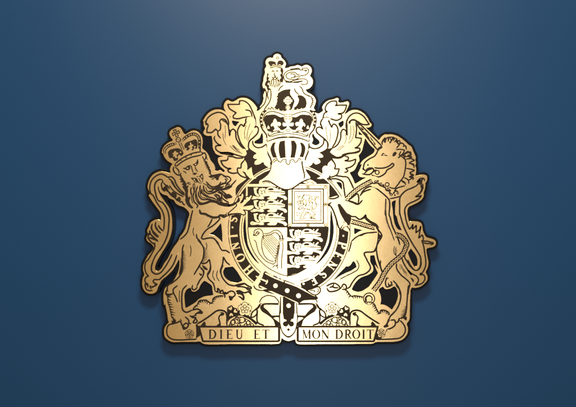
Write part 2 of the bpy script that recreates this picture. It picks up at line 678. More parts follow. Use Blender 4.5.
def winding(lp):
    """nonzero-winding mask of one outline over its own box of cells"""
    a = np.array(lp); b = np.roll(a, -1, 0)
    i0 = max(0, int((a[:, 0].min() - x0) / h) - 6); i1 = min(nx, int((a[:, 0].max() - x0) / h) + 7)
    j0 = max(0, int((a[:, 1].min() - y0) / h) - 6); j1 = min(ny, int((a[:, 1].max() - y0) / h) + 7)
    g = np.zeros((j1 - j0, i1 - i0), bool)
    for j in range(j0, j1):
        y = y0 + (j + 0.5) * h
        up = (a[:, 1] <= y) & (b[:, 1] > y)
        dn = (a[:, 1] > y) & (b[:, 1] <= y)
        m = up | dn
        if not m.any():
            continue
        xs = a[m, 0] + (y - a[m, 1]) / (b[m, 1] - a[m, 1]) * (b[m, 0] - a[m, 0])
        sg = np.where(up[m], 1, -1)
        o = np.argsort(xs)
        xs, sg = xs[o], np.cumsum(sg[o])
        idx = np.clip(np.ceil((xs - x0) / h - 0.5).astype(int) - i0, 0, i1 - i0)
        for k in range(len(idx) - 1):
            if sg[k] != 0:
                g[j - j0, idx[k]:idx[k + 1]] = True
    return g, i0, j0

def clip_prim(pr):
    """keep a large gold or black area on the plate: nothing hangs over the cut-outs"""
    if pr[0] != 'f':
        return [pr]
    pts = pr[2]
    xs = [p[0] for p in pts]; ys = [p[1] for p in pts]
    if max(max(xs) - min(xs), max(ys) - min(ys)) < 7:
        return [pr]
    g, i0, j0 = winding(pts)
    g = g & SAFE[j0:j0 + g.shape[0], i0:i0 + g.shape[1]]
    g = np.pad(g, 3)
    loops = [decimate(l, 0.03) for l in contours(blur(g, 2), x0 + (i0 - 3) * h, y0 + (j0 - 3) * h, h) if len(l) > 18]
    loops = [l for l in loops if len(l) > 3]
    return [('f', pr[1], loops)] if loops else []

# ================================================================ lettering (cut as strokes of changing width)
TK, TN = 0.185, 0.072
def arc(cx, cy, rx, ry, a0, a1, n=18):
    return [(cx + rx * math.cos(math.radians(a0 + (a1 - a0) * i / n)), cy + ry * math.sin(math.radians(a0 + (a1 - a0) * i / n))) for i in range(n + 1)]
def serif(x, y, w=0.30):
    return ([(x - w / 2, y), (x + w / 2, y)], [0.05, 0.05])
def stem(x, y0=0.02, y1=0.98, w=TK):
    return ([(x, y0), (x, y1)], [w, w])
def bowl_w(n):      # thin at the ends, thick in the middle
    return [TN + (TK * 1.05 - TN) * math.sin(math.pi * i / (n - 1)) ** 1.5 for i in range(n)]
GLYPH = {
 'I': (0.42, [stem(.21), serif(.21, .025), serif(.21, .975)]),
 'D': (0.86, [stem(.19), serif(.12, .025, .2), serif(.12, .975, .2),
        ([(.15, .975)] + arc(.36, .5, .41, .475, 90, -90) + [(.15, .025)], [TN] + bowl_w(19) + [TN])]),
 'E': (0.72, [stem(.19), serif(.12, .025, .2), serif(.12, .975, .2), ([(.15, .97), (.60, .97)], [TN, TN]), ([(.15, .51), (.48, .51)], [TN, TN]),
        ([(.15, .03), (.64, .03)], [TN, TN]), ([(.60, 1.0), (.60, .80)], [.07, .02]), ([(.48, .62), (.48, .40)], [.05, .05]), ([(.64, 0.0), (.66, .22)], [.08, .02])]),
 'U': (0.86, [([(.19, .98), (.19, .34)] + arc(.435, .29, .245, .27, 190, 350, 12) + [(.68, .34), (.68, .98)], [TK, TK] + [TK * .9 - i * .006 for i in range(13)] + [TN, TN]),
        serif(.19, .975), serif(.68, .975, .24)]),
 'T': (0.76, [stem(.38), serif(.38, .025), ([(.05, .97), (.71, .97)], [TN, TN]), ([(.06, 1.0), (.05, .76)], [.07, .02]), ([(.70, 1.0), (.71, .76)], [.07, .02])]),
 'M': (1.04, [([(.16, .02), (.19, .96)], [TN, TN]), ([(.17, .98), (.50, .06)], [TK, TK * .7]), ([(.50, .06), (.83, .97)], [TN, TN]), stem(.85), serif(.15, .025, .24),
        serif(.86, .025), serif(.13, .975, .2), serif(.88, .975, .2)]),
 'O': (0.92, [(arc(.46, .5, .36, .475, 90, 450, 36), [TN + (TK * 1.05 - TN) * abs(math.sin(2 * math.pi * i / 36)) ** 1.5 for i in range(37)])]),
 'N': (0.92, [([(.17, .02), (.17, .98)], [TN, TN]), ([(.14, .98), (.74, .04)], [TK, TK]), ([(.74, .02), (.74, .98)], [TN, TN]), serif(.17, .025, .24), serif(.12, .975, .2), serif(.74, .975, .24)]),
 'R': (0.84, [stem(.19), serif(.19, .025), serif(.12, .975, .2), ([(.15, .975)] + arc(.36, .735, .24, .24, 90, -90) + [(.19, .495)], [TN] + bowl_w(19) + [TN]),
        ([(.38, .50), (.66, .05), (.80, .025)], [TK * .9, TK, TN])]),
 'P': (0.74, [stem(.19), serif(.19, .025), serif(.12, .975, .2), ([(.15, .975)] + arc(.36, .72, .26, .255, 90, -90) + [(.19, .465)], [TN] + bowl_w(19) + [TN])]),
 'H': (0.94, [stem(.19), stem(.74), ([(.19, .51), (.74, .51)], [TN, TN]), serif(.19, .025), serif(.19, .975), serif(.74, .025), serif(.74, .975)]),
 'S': (0.66, [(arc(.34, .745, .215, .22, 20, 250, 14) + arc(.33, .265, .235, .235, 75, -165, 14), [TN] + [TN + (TK - TN) * math.sin(math.pi * i / 29) ** 1.6 for i in range(28)] + [TN]),
        ([(.54, .99), (.55, .74)], [.03, .06]), ([(.09, .02), (.09, .27)], [.03, .06])]),
}
def letter(part, ch, x, y, hgt, ang=0.0, mat=1, wx=1.0, bold=1.0):
    """a letter whose middle sits at x, y; ang turns it clockwise on the plaque"""
    w, strokes = GLYPH[ch]
    ca, sa = math.cos(ang), math.sin(ang)
    for pts, ws in strokes:
        q = []
        for a, b in pts:
            u, v = (a - w / 2) * hgt * wx, (0.5 - b) * hgt
            q.append((x + u * ca - v * sa, y + u * sa + v * ca))
        part.prims.append(('s', mat, q, [s * hgt * bold for s in ws], False))

# ================================================================ black etched ground behind the helmet
ground = Part("etched_ground", 0.4)
EX, EY, RX, RY = 289.2, 230.2, 60.4, 65.0
def ell(d, a):
    return (EX + (RX + d) * math.cos(math.radians(a)), EY + (RY + d) * math.sin(math.radians(a)))
ground.ink("@@ 243,151 252,148 262,158 266,166 310,166 316,156 330,146 337,150 341,158 334,168 330,176 338,192 330,200 246,200 238,200 236,188 248,176 244,160")

# ================================================================ grassy mound
mound = Part("grassy_mound", 1)
mound.gold("@155,315 150,110 200,100 300,60c @155,285 330,310c 355,320 410,285 470,240c @195,290 25,175 50,122 110,125 190,152 205,125 240,78 330,70 480,20 576,-30 @@ 262,285 288,300 312,288 @320,265 80,270 290,280 345,340 400,355 480,372 @365,285 80,190 120,260 165,335c 190,285 250,300 295,350c @365,315 320,70 400,60 445,105 465,160 455,215 425,262 370,275 320,282 100,283c @@ 288,341 @155,315 390,285 200,280 150,240 135,200")
mound.lines(1.0, "@155,315 195,100 150,125 135,200 150,245 200,280 300,288 390,283 480,280",
    "@365,315 130,283 240,280 330,276 400,265 440,235 463,190 460,140 435,95 400,60")
def thistle_half(c):
    f = (lambda s: s) if c is None else (lambda s: mir(s))
    mound.line(f("@235,290 285,150c 288,125c 300,108 305,98c 318,85 330,82c 342,72 358,70c 372,62 388,66c 402,62 418,70c 432,72 448,78c 462,82 470,95c 484,104 490,118c 502,130 503,155c"), 0.8)
    mound.line(f("@235,290 230,222 258,208 290,165 320,158"), 1.0)
    # half basket of flowers over the scroll
    mound.ink(f("@195,290 368,205c 440,195 480,230 560,270 @235,290 150,290 200,330 260,385 @195,290 700,405c 368,405c"))
    mound.gold(f("@195,290 375,403c 385,360 420,325 480,302 540,298 @235,290 90,305 160,335 210,375 240,403c"))
    mound.line(f("@195,290 400,400 410,365 440,335 480,320 530,312 @235,290 90,318 150,345 195,380"), 0.5)
    for x, y, r in ((242.0, 320.0, 2.8), (236.8, 318.2, 1.5), (233.2, 322.4, 2.2), (248.2, 322.8, 1.9), (239.0, 325.0, 1.4), (245.6, 325.4, 1.5), (252.0, 325.2, 1.6), (230.6, 325.6, 1.4)):
        if c: x = 2 * c - x
        mound.ring(x, y, r, 0.75)
    for s in ("@195,290 440,330 460,350 450,385", "@195,290 480,330 500,360 530,340", "@235,290 130,330 120,360 140,390", "@195,290 470,390 500,375 540,385"):
        mound.line(f(s), 0.7)
    mound.shape(f("@235,290 183,312c 195,265 225,235 252,222c 255,255 240,292 200,316"), 1.0)
thistle_half(None); thistle_half(288.4)

def rose(cx, cy, r, name="rose"):
    p = Part(name, 1.8, mound)
    for i in range(5):
        a = math.radians(-90 + 72 * i + 36)
        p.ink([(cx + (r + 0.4) * math.cos(a + d) * k, cy + (r + 0.4) * math.sin(a + d) * k, True) for d, k in ((-.28, .6), (0, 1.12), (.28, .6))])
    for i in range(5):
        a = math.radians(-90 + 72 * i)
        p.dot(cx + r * .62 * math.cos(a), cy + r * .62 * math.sin(a), r * .50, 1)
    for i in range(5):
        a = math.radians(-90 + 72 * i)
        p.dot(cx + r * .62 * math.cos(a), cy + r * .62 * math.sin(a), r * .50 - .55, 0)
    p.dot(cx, cy, r * .52, 0)
    for i in range(5):
        a = math.radians(-90 + 72 * i)
        p.ring(cx + r * .40 * math.cos(a), cy + r * .40 * math.sin(a), r * .24, 0.35)
    p.dot(cx, cy, r * .26, 0); p.ring(cx, cy, r * .2, 0.5)
rose(244.8, 309.2, 6.6); rose(332.0, 309.2, 6.6)
rose(189.5, 334.0, 4.2); rose(381.2, 333.4, 4.2)
def clover(c):
    p = Part("shamrock", 1.8, mound)
    for x, y, a in ((230.6, 308.6, -30), (235.2, 311.3, 60), (231.2, 314.6, 175)):
        if c: x, a = 2 * c - x, -a
        ca, sa = math.cos(math.radians(a)), math.sin(math.radians(a))
        pts = [(0, 2.6, 1), (-2.3, .2, 0), (-2.1, -1.9, 0), (-.7, -2.2, 0), (0, -1.3, 1), (.7, -2.2, 0), (2.1, -1.9, 0), (2.3, .2, 0)]
        p.shape([(x + u * ca - v * sa, y + u * sa + v * ca, k) for u, v, k in pts], 0.85)
clover(None); clover(288.4)
mound.ink("@155,315 470,110c 490,100 500,140 520,240 500,250 470,280c 475,200", "@365,315 130,210c 160,200 180,240 200,290c 150,285 120,282")

# ================================================================ garter
garter = Part("garter", 1.2)
def ellarc(d, a0, a1, n=90):
    return [ell(d, a0 + (a1 - a0) * i / n) for i in range(n + 1)]
A0, A1 = 126, 437                      # from the buckle round over the top to the strap
garter.prims.append(('f', 0, ellarc(1.6, A0, A1) + ellarc(-14.7, A1, A0)))
garter.prims.append(('f', 1, ellarc(0.9, A0, A1) + ellarc(-14.4, A1, A0)))
garter.prims.append(('s', 0, ellarc(-0.55, A0, A1), 1.35, False))
garter.prims.append(('s', 0, ellarc(-11.5, A0, A1), 1.7, False))
garter.prims.append(('s', 0, ellarc(-13.7, A0, A1), 1.4, False))
glet = Part("lettering", 1.9, garter)
def gl(ch, x, y, ang=None, hgt=9.0, bold=1.2):
    a = math.atan2((y - EY) / RY ** 2, (x - EX) / RX ** 2)
    letter(glet, ch, x, y, hgt, a + math.pi / 2 if ang is None else ang, 0, 0.95, bold)
gl('H', 248.4, 270.2); gl('O', 240.3, 257.8); gl('N', 234.9, 246.2); gl('I', 233.1, 236.0)
gl('S', 233.2, 219.6, hgt=8.0)
glet.dot(232.5, 227.4, 0.95, 0)
glet = Part("lettering", 1.9, garter)
gl('P', 342.4, 245.4); gl('E', 338.2, 255.6); gl('N', 331.7, 265.0); gl('S', 322.6, 273.9); gl('E', 313.2, 280.6)
glet.dot(343.3, 235.8, 0.95, 0); glet.dot(303.6, 283.9, 1.1, 0)

# ================================================================ shield of four quarters
shield = Part("shield", 2)
shield.clip = False
SH = "@@ 246,184c 329.2,184c 329.2,226 328.2,238 324,250 315,262.5 304,271.5 288,277.6 272,271.8 261.5,263.5 253,251.5 248.6,238 246,226"
shield.gold(SH)
shield.ink("@@ 246.2,186.1c 287.2,186.1c 287.2,226.6c 246.2,226.6c")
shield.ink("@@ 287.6,226.8c 328.2,226.8c 328.0,233 326.6,241 322.6,250 314.4,261.2 303.4,270.2 287.6,276.2c")
shield.line("@@ 287.5,186c 287.5,277c", 0.7, taper=False)
shield.line("@@ 247.5,227c 328,227c", 0.7, taper=False)
shield.line("@@ 247.7,227 249.2,239 254,252 262,262.5 272,270.2 288,275.8 303.5,270 314.5,261 323,249.6 327,239 328.4,227", 0.5)
shield.line("@@ 247.0,226.5c 247.0,186.0c 287,186.0c", 1.3, 0, taper=False)

def passant(dx, dy, cutw=None):
    p = Part("lion_passant", 2.5, shield)
    def T(s):
        return [(x + dx, 212.0 + (y - 80.0) / K * 0.86 + dy, k) for x, y, k in ((240 + float(t.rstrip('c').split(',')[0]) / K, float(t.rstrip('c').split(',')[1]), t[-1] == 'c') for t in s.split())]
    p.gold(T("152,100 158,84c 172,92 180,80c 190,88 202,83c 204,98 188,108 186,130 190,160 212,186 222,198 205,204 180,190 162,162 158,125"))
    p.gold(T("216,112 222,96c 240,101c 254,88c 268,98c 286,95c 290,116c 300,128c 292,146c 298,160c 296,180 270,204 245,206 228,194c 222,182c 208,172c 214,156c 206,142c 214,128c"))
    p.gold(T("294,140 298,108 318,88 352,80 392,84 420,100 460,122 512,142 516,150 500,147c 420,139 335,136 300,146"))
    p.gold(T("284,152 300,148 340,145 420,150 500,157c 518,164 500,176c 470,179 440,181c 480,191 516,200 534,222 538,242c 524,252 504,250c 500,236 488,226c 460,216 425,207 420,226 408,242c 370,246 320,243c 308,230 332,216c 345,206 320,199 292,200 272,206"))
    p.gold(T("228,200 214,214 190,207 160,202 134,190c 116,206 114,228 130,243c 160,241 200,234 240,243 262,242c 274,228 262,212 250,202"))
    p.gold(T("452,112 458,98 470,88c 478,78 488,84c 484,96 474,108 468,120"))
    p.dot(*T("432,90")[0][:2], 0.6, 0)
    p.ink(T("318,110 332,98 362,95 384,106 376,120 344,123 322,120"))
    for q in ("236,126", "262,124"):
        p.dot(*T(q)[0][:2], 0.55, 1)
    p.lines(0.42, T("249,130 247,148 254,152"), T("234,166 248,170 262,164"), T("286,116 278,140 286,165"))
    for q in ("142,212", "142,228", "325,232", "515,240"):
        x, y, _ = T(q)[0]
        p.line([(x - .7, y, 0), (x + .5, y, 0)], 0.45)
for dy in (-24.9, -12.2, 0.9):
    passant(0.4, dy)
for dy in (16.9, 30.2):
    passant(36.2, dy)
passant(36.2, 43.6)

harp = Part("harp", 2.5, shield)
harp.gold("@240,205 160,360 175,290 225,275 262,312 275,335 340,320 400,290 452,302 482,345 492,403 @240,235 515,50 495,400 430,400 370,360 290,320 200,215 170,110")
harp.lines(0.62, "@240,205 160,358 172,345 185,355 205,340 222,320 200,305 190,320 168,345 152,350c 162,330 165,300 190,280 225,275 255,300 268,345 270,403",
    "@240,235 160,55 182,78 195,130 215,195 250,250 300,300 350,325 392,338", "@240,235 262,10 252,70 252,140 275,225 320,280 360,300 392,305c",
    "@240,205 275,332 340,322 395,292 430,292 468,318 485,360 490,403", "@240,205 282,352 345,342 400,318 435,332 455,365 462,403",
    "@240,235 448,75 455,120 440,210 430,300 432,395", "@240,235 492,75 495,150 482,260 478,390", "@240,235 448,50c 462,42 462,8 470,0", "@240,235 510,48c 496,42 492,20 490,0",
    "@240,235 445,50 480,45 512,50", "@240,235 448,68 480,64 512,66", "@240,235 375,340c 405,320 412,300c 435,180 445,110c", "@240,235 375,375 400,350 420,360 425,340")
for (xa, ya), (xb, yb) in zip(((266, 100), (266, 75), (267, 50), (268, 25), (274, 4), (294, 2), (314, -2), (334, -6), (354, -10)),
                              ((402, 272), (408, 245), (416, 218), (424, 192), (431, 168), (437, 145), (442, 123), (446, 102), (449, 82))):
    harp.line("@240,235 %d,%dc %d,%dc" % (xa, ya, xb, yb), 0.34, taper=False)
for i in range(7):
    harp.ring(240 + (440 - i * 6) / K, 235 + (130 + i * 27) / K, 0.5, 0.35)
harp.ring(240 + 205 / K, 205 + 318 / K, 0.9, 0.45)

panel = Part("lion_rampant_panel", 2.5, shield)
panel.clip = False
panel.gold("@@ 288,185.2c 328.2,185.2c 328.2,226.8c 288,226.8c")
def rect(x0_, y0_, x1_, y1_, w, mat=1):
    panel.prims.append(('s', mat, [(x0_ - w / 2, y0_), (x1_ + w / 2, y0_)], w, False)); panel.prims.append(('s', mat, [(x0_ - w / 2, y1_), (x1_ + w / 2, y1_)], w, False))
    panel.prims.append(('s', mat, [(x0_, y0_), (x0_, y1_)], w, False)); panel.prims.append(('s', mat, [(x1_, y0_), (x1_, y1_)], w, False))
rect(288.0, 185.4, 327.8, 226.8, 0.5)
rect(292.2, 188.9, 323.4, 223.3, 1.1)
rect(294.6, 191.4, 321.0, 220.8, 0.65)
for x, y in ((308, 187.1), (308, 225.2), (290.1, 204.3), (325.6, 204.3)):
    panel.dot(x, y, 0.9, 1); panel.ring(x, y, 1.5, 0.35)
for x, y in ((290.1, 187.2), (325.5, 187.2), (290.1, 225.0), (325.5, 225.0)):
    panel.ring(x, y, 1.35, 0.45); panel.dot(x, y, 0.45, 1)
for i in range(5):
    for x, y in ((297 + 5.4 * i, 190.1), (297 + 5.4 * i, 222.0), (293.4, 194 + 6 * i), (322.2, 194 + 6 * i)):
        panel.dot(x, y, 0.28, 1)
panel.line("@@ 303,196 305,194.5 307,195.5 309,194.8 310,197 309,199 311,201 312.5,204 312.5,208 311.5,210.5 314,212.5 314.5,215 313,217 315,218.5c 310.5,218.5c 311,215 309,213 306.5,212.5 305,214.5 303.5,217 304.5,218.8c 299.5,218.8c 301,216.5 302.5,213 304,210 303.5,207.5 300.5,209.5 298,209c 300,206.5 303,205 302.8,203 299.5,203.5 297,201.5c 300,200.8 303,200.5 304,199 302.5,198", 0.3, closed=True)
panel.lines(0.3, "@@ 312,209.5 315.5,208 316.5,204.5 315,201 316.5,197.5 318.5,196.5 317.5,199.5", "@@ 305,200 306.5,203 305.5,206", "@@ 308,199.5 309.5,203 308.5,207", "@@ 306.5,208.5 309,209.5 311,209")
rr = random.Random(3)
for _ in range(70):
    x, y = 297 + rr.random() * 21, 193.5 + rr.random() * 25
    panel.line([(x, y, 0), (x + rr.uniform(-1, 1), y + rr.uniform(.3, 1.2), 0), (x + rr.uniform(-1.5, 1.5), y + rr.uniform(1, 2), 0)], 0.25)
# little cresting between shield and helmet
shield.gold("@240,175 215,98c 258,78 300,68 350,78 380,92c 395,105 370,110c 300,104 240,104", "@280,175 165,128c 205,95 260,65 325,48c 345,52 370,60 420,92c 420,100 405,103c 380,80 350,66c 290,72 230,100 190,130")
shield.ink("@240,175 262,98 300,80 335,84 350,98 300,94", "@280,175 300,104 320,84 345,78 375,86 392,104")
shield.gold("@280,175 308,101 325,88 345,83 368,90 382,101", "@240,175 275,97 300,86 328,90 340,97 300,98")

# ================================================================ mantling, each leaf a piece
def leaf(shapes=(), lines=(), inks=(), golds=(), w=0.95, level=3.0):
    p = Part("mantling_leaf", level)
    for s in golds: p.gold(s)
    for s in shapes: p.shape(s, w)
    for s in inks: p.ink(s)
    for s in lines: p.line(s, w)
    return p
# left: big frond curling at the edge
leaf(golds=("@195,90 115,385 150,320 210,275 280,258 340,285 375,330 388,385 @195,120 385,60 392,110 400,180 415,130 440,105 465,130 475,210 520,290 565,335c @225,120 235,335c 250,390 @210,145 400,130c 290,110 220,88 120,90 75,55 65,20 @195,120 245,340 235,300 300,293c 260,275 225,220 230,185c 295,210 265,170 235,105 190,145 135,140 140,100 150,55 110,20",),
     lines=("@195,90 118,385c 150,320 210,275 280,258 340,285 375,330 388,385 @195,120 385,60 390,110 400,182c 410,130 440,105 465,130 475,210 520,290 562,332",
            "@195,90 300,395 284,368 300,340 335,336 362,360 368,395", "@195,120 112,10 140,45 152,65 140,100 137,143c 190,143 237,105c 262,128 265,170 297,212c",
            "@195,120 292,30 296,70 290,110 265,130", "@195,120 230,183c 222,215 260,272 300,293c 265,295 240,300c 240,335 290,372 380,378 440,402 @210,145 120,92 220,88 290,110 390,140",
            "@195,120 310,0 345,18 372,40 385,70"),
     inks=("@195,120 388,120 402,185 412,130 404,110", "@195,90 118,382 138,392 158,385 150,403c 120,400", "@195,120 255,285 300,292 262,300 240,302"), w=1.0, level=2.8)
mb = PARTS[-1]
mb.lines(0.32, "@195,120 425,295 460,330 500,360", "@195,120 440,290 470,320 510,345", "@195,90 560,800")if False else None
mb.lines(0.32, "@195,120 425,295 460,330 500,362", "@195,120 440,288 475,322 515,348", "@195,120 345,60 352,140 345,210", "@195,120 322,150 330,230 360,290", "@210,145 230,10 280,60 350,95", "@210,145 260,0 310,55 370,100")
# left: upper leaf
leaf(shapes=("@225,90 166,165c 168,124c 215,125 270,160 300,210 330,280 345,330 330,325 308,308c 230,313 150,330 98,325c 95,300 130,262c 90,240 50,210 32,165c 100,166",),
     lines=("@225,90 232,228 285,240 305,270 312,308", "@225,90 300,210 330,280 348,330 352,403 @225,120 350,60 338,92"), level=3.3)
# left: white middle leaf
leaf(golds=("@225,90 240,325 310,308 345,340 @225,120 352,60 345,85 385,100 375,150 330,200 285,240 270,290 275,335c 250,350 235,335c 190,280 160,210 145,130 165,75 190,52 215,75 235,45 240,0",),
     lines=("@225,90 250,320 238,350 242,372 225,395 @225,120 230,50 216,76c 200,60 185,52 165,75 145,130 160,210 190,280 237,337c", "@225,120 338,92c 365,75 385,100 375,150 330,200 285,240 270,290 274,337c",
            "@225,120 125,120 130,210 172,280 230,330"), inks=("@225,120 216,76 205,62 218,52 232,40 226,58", "@225,120 336,92 350,58 348,78 356,84",), w=1.0, level=3.6)
PARTS[-1].lines(0.32, "@225,120 245,60 225,140 232,220", "@225,120 290,40 262,130 250,230", "@225,120 320,120 285,180 260,250")
# left: leaf beside the helmet
leaf(golds=("@250,130 -30,150 0,215 40,245 80,268c 40,300 42,325 88,335c 55,365 55,395 100,397 150,368c 170,387 200,382 218,345 200,270 190,190 175,175 130,205 70,200 30,160 20,130c 10,170",),
     lines=("@225,120 318,235 326,285 370,318 430,310 472,278",), level=3.4)
# left: lower frond
leaf(golds=("@210,145 205,160c 230,140 330,152 395,150 365,200 330,260 320,320c 270,330 215,305 208,280c 240,268c 190,250 150,225 125,183c 190,175",),
     lines=("@210,145 205,140c 205,165 188,178 125,182c 150,232 200,268 242,270c 208,285c 212,305 255,325 320,320", "@210,145 200,130 260,135 310,150 385,150"), w=1.05, level=3.1)
# left: three small leaves
leaf(golds=("@220,155 262,190 240,150 245,105 285,55c 305,90 315,140 300,185 288,200",  "@220,155 310,262c 240,235 205,195 204,150c 232,160 262,180 290,215",
            "@220,155 425,272c 350,268 310,240 292,195c 330,165 365,138c 372,200 390,250"),
     lines=("@220,155 285,55 248,100 238,150 205,152 204,195 240,240 310,265 345,278", "@220,155 262,190 290,215 305,255", "@220,155 288,200 300,235 330,258"), w=1.0, level=3.5)
# right side
leaf(golds=("@310,120 -5,200 0,310c 60,330 120,310 165,250 195,260 205,300 200,330c 150,380 100,370",), level=2.7)
PARTS.pop()
leaf(golds=("@340,95 70,403 70,330 95,260 150,215 210,210 270,245 310,300 335,335c 290,342 240,330 200,300 185,320 @340,120 180,40 190,90 180,200c 250,210 240,250 200,305 175,320c 230,325 225,355 180,375 100,380 30,403 @310,145 400,110 330,140 250,100 230,82c @310,120 260,330 280,320 355,210 360,140 380,110 410,120 425,175c 425,100",),
     lines=("@340,95 75,403 72,330 97,260 150,215 210,210 270,245 310,300 337,337c 290,342 240,330 200,298", "@340,120 182,20 190,90 186,160 178,202c 245,210c 240,255 205,305 172,322c 228,325c 225,358 180,378 100,382 20,403",
            "@310,120 420,0 425,80 425,177c 412,122 380,108 358,140 352,210 320,280 270,322", "@310,120 470,10 452,40", "@310,145 576,65 520,85 470,92 400,110 340,140 250,135"),
     inks=("@340,95 98,330c 120,285 165,275 205,300 250,337c 205,325 165,298 130,302 115,335", "@340,120 95,30 110,5 122,10 108,30 112,45", "@310,120 416,110 425,180 432,100"), w=1.0, level=2.8)
PARTS[-1].lines(0.32, "@310,120 310,350 350,310 390,290", "@310,120 330,352 370,318 400,300", "@340,120 120,60 125,150 105,230", "@340,120 150,60 160,140 140,220 95,270", "@340,120 60,150 70,220 50,280")
leaf(shapes=("@310,90 180,240c 175,210 200,160 250,130 302,128c 308,165 290,180c 350,175 422,175c 405,230 380,262 320,275c 362,285 360,320 310,348 240,332 190,318 148,327c 165,270 200,250c",), level=3.3)
leaf(golds=("@310,90 145,330 190,320 240,332 215,355 @310,120 210,0 225,40 250,82c 270,50 300,60 322,110 315,180 290,260 255,318 200,330c 205,270 180,230 120,180 80,140 75,100 110,85 145,102c 120,60 125,0",),
     lines=("@310,90 150,325 125,365 120,403 @310,120 122,50 147,104c 110,82 75,98 78,140 120,180 180,230 208,275 200,332", "@310,90 218,345 215,365 @310,120 215,10 228,42 250,84c 268,48 300,60 322,110 316,180 290,260 255,320"),
     w=1.0, level=3.6)
PARTS[-1].ink("@310,120 147,106 128,88 132,78", "@310,120 250,85 240,60 232,45 248,60")
PARTS[-1].lines(0.32, "@310,120 180,60 190,150 205,230", "@310,120 230,110 235,190 225,260")
leaf(golds=("@285,130 275,215 345,222 400,205 440,155 445,105 475,130 492,165 490,200 440,240 390,262c 430,285 440,310 400,320 360,312c 395,340 407,370 380,390 350,395 320,365c 300,390 270,385 245,360 250,320 275,270",),
     lines=("@285,130 270,175 300,205 350,215 400,200 440,160 448,110", "@285,130 440,108 480,130 492,165 488,205"), level=3.4)
leaf(golds=("@310,145 258,155c 340,160 400,130 440,112 450,150 400,182c 460,182 527,162c 515,210 470,252 410,270c 440,300 400,315 340,318c 345,280 290,270 285,230 275,185",),
     inks=("@310,145 225,120c 330,142 400,112 480,92 576,68c 500,100 440,110 400,130 340,160 258,155c",),
     lines=("@310,145 400,130 440,142 440,165 400,182c 460,185 527,163c 515,212 470,252 410,270c 436,300 400,316 335,320",), w=1.0, level=3.1)
leaf(golds=("@310,145 75,387c 130,355 145,310 142,270 165,240 192,240c 195,262c 210,210 250,173c 275,200 292,255 280,272c 336,276c 312,335 270,365 220,372c 180,375 130,390",),
     lines=("@310,145 250,173c 280,205 292,250 282,272 336,275c 315,335 272,362 222,372c 232,350",), level=3.5)

# ================================================================ helmet with barred visor
helm = Part("helmet", 3.2)
helm.gold("@250,130 190,150 195,240 240,340 245,400 @260,150 130,200 108,260 60,310 0,348c @240,175 215,95c 260,75 300,70 340,80 385,108 430,138 @263,175 180,140 225,160 280,167 340,155 400,115 440,88 480,65 540,45c @260,150 576,320c 520,250 500,150 @285,130 240,330 270,240 278,150c @250,130 440,100")
helm.ink("@260,150 478,128 492,128 500,200 515,265 520,310 500,345c 505,290 490,230",)
helm.line("@260,150 498,130 508,190 528,255 576,318", 1.5, 0)
helm.line("@260,150 120,140 126,200 105,258 60,306 0,345", 0.8)
helm.line("@263,175 -10,82 15,72 60,70 110,95 180,140 230,162 280,168 330,158 380,128 430,92 480,66 540,45", 0.95)
for s in ("@250,130 262,150c 300,138c 285,170 283,220 312,318c 265,318c 245,270 236,215", "@250,130 345,132c 402,120c 405,200 412,318c 348,325c 332,250 332,180", "@250,130 472,122c 512,124c 538,170 534,230 515,316c 466,320c 478,220",
          "@285,130 70,122c 108,122c 132,170 132,220 112,318c 62,320c 74,230", "@285,130 170,140c 208,152c 232,190 232,240 210,316c 165,308c 186,250 188,200"):
    helm.ink(s)
helm.lines(1.0, "@250,130 188,160 194,240 240,340 250,403", "@285,130 278,150 270,240 240,315 232,352")
helm.line("@260,150 140,140c 160,112 190,95c 212,128 240,142c 262,112 300,110c 302,150 325,170c 345,150 345,120c 382,110 400,140c 425,135 450,92c 478,120c", 0.55)
helm.line("@260,150 150,150 172,128 195,115", 0.4)
for x, y in ((276.5, 160.8), (283.6, 161.6), (292.2, 161.6), (299.4, 160.8)):
    helm.dot(x, y, 0.5, 1)

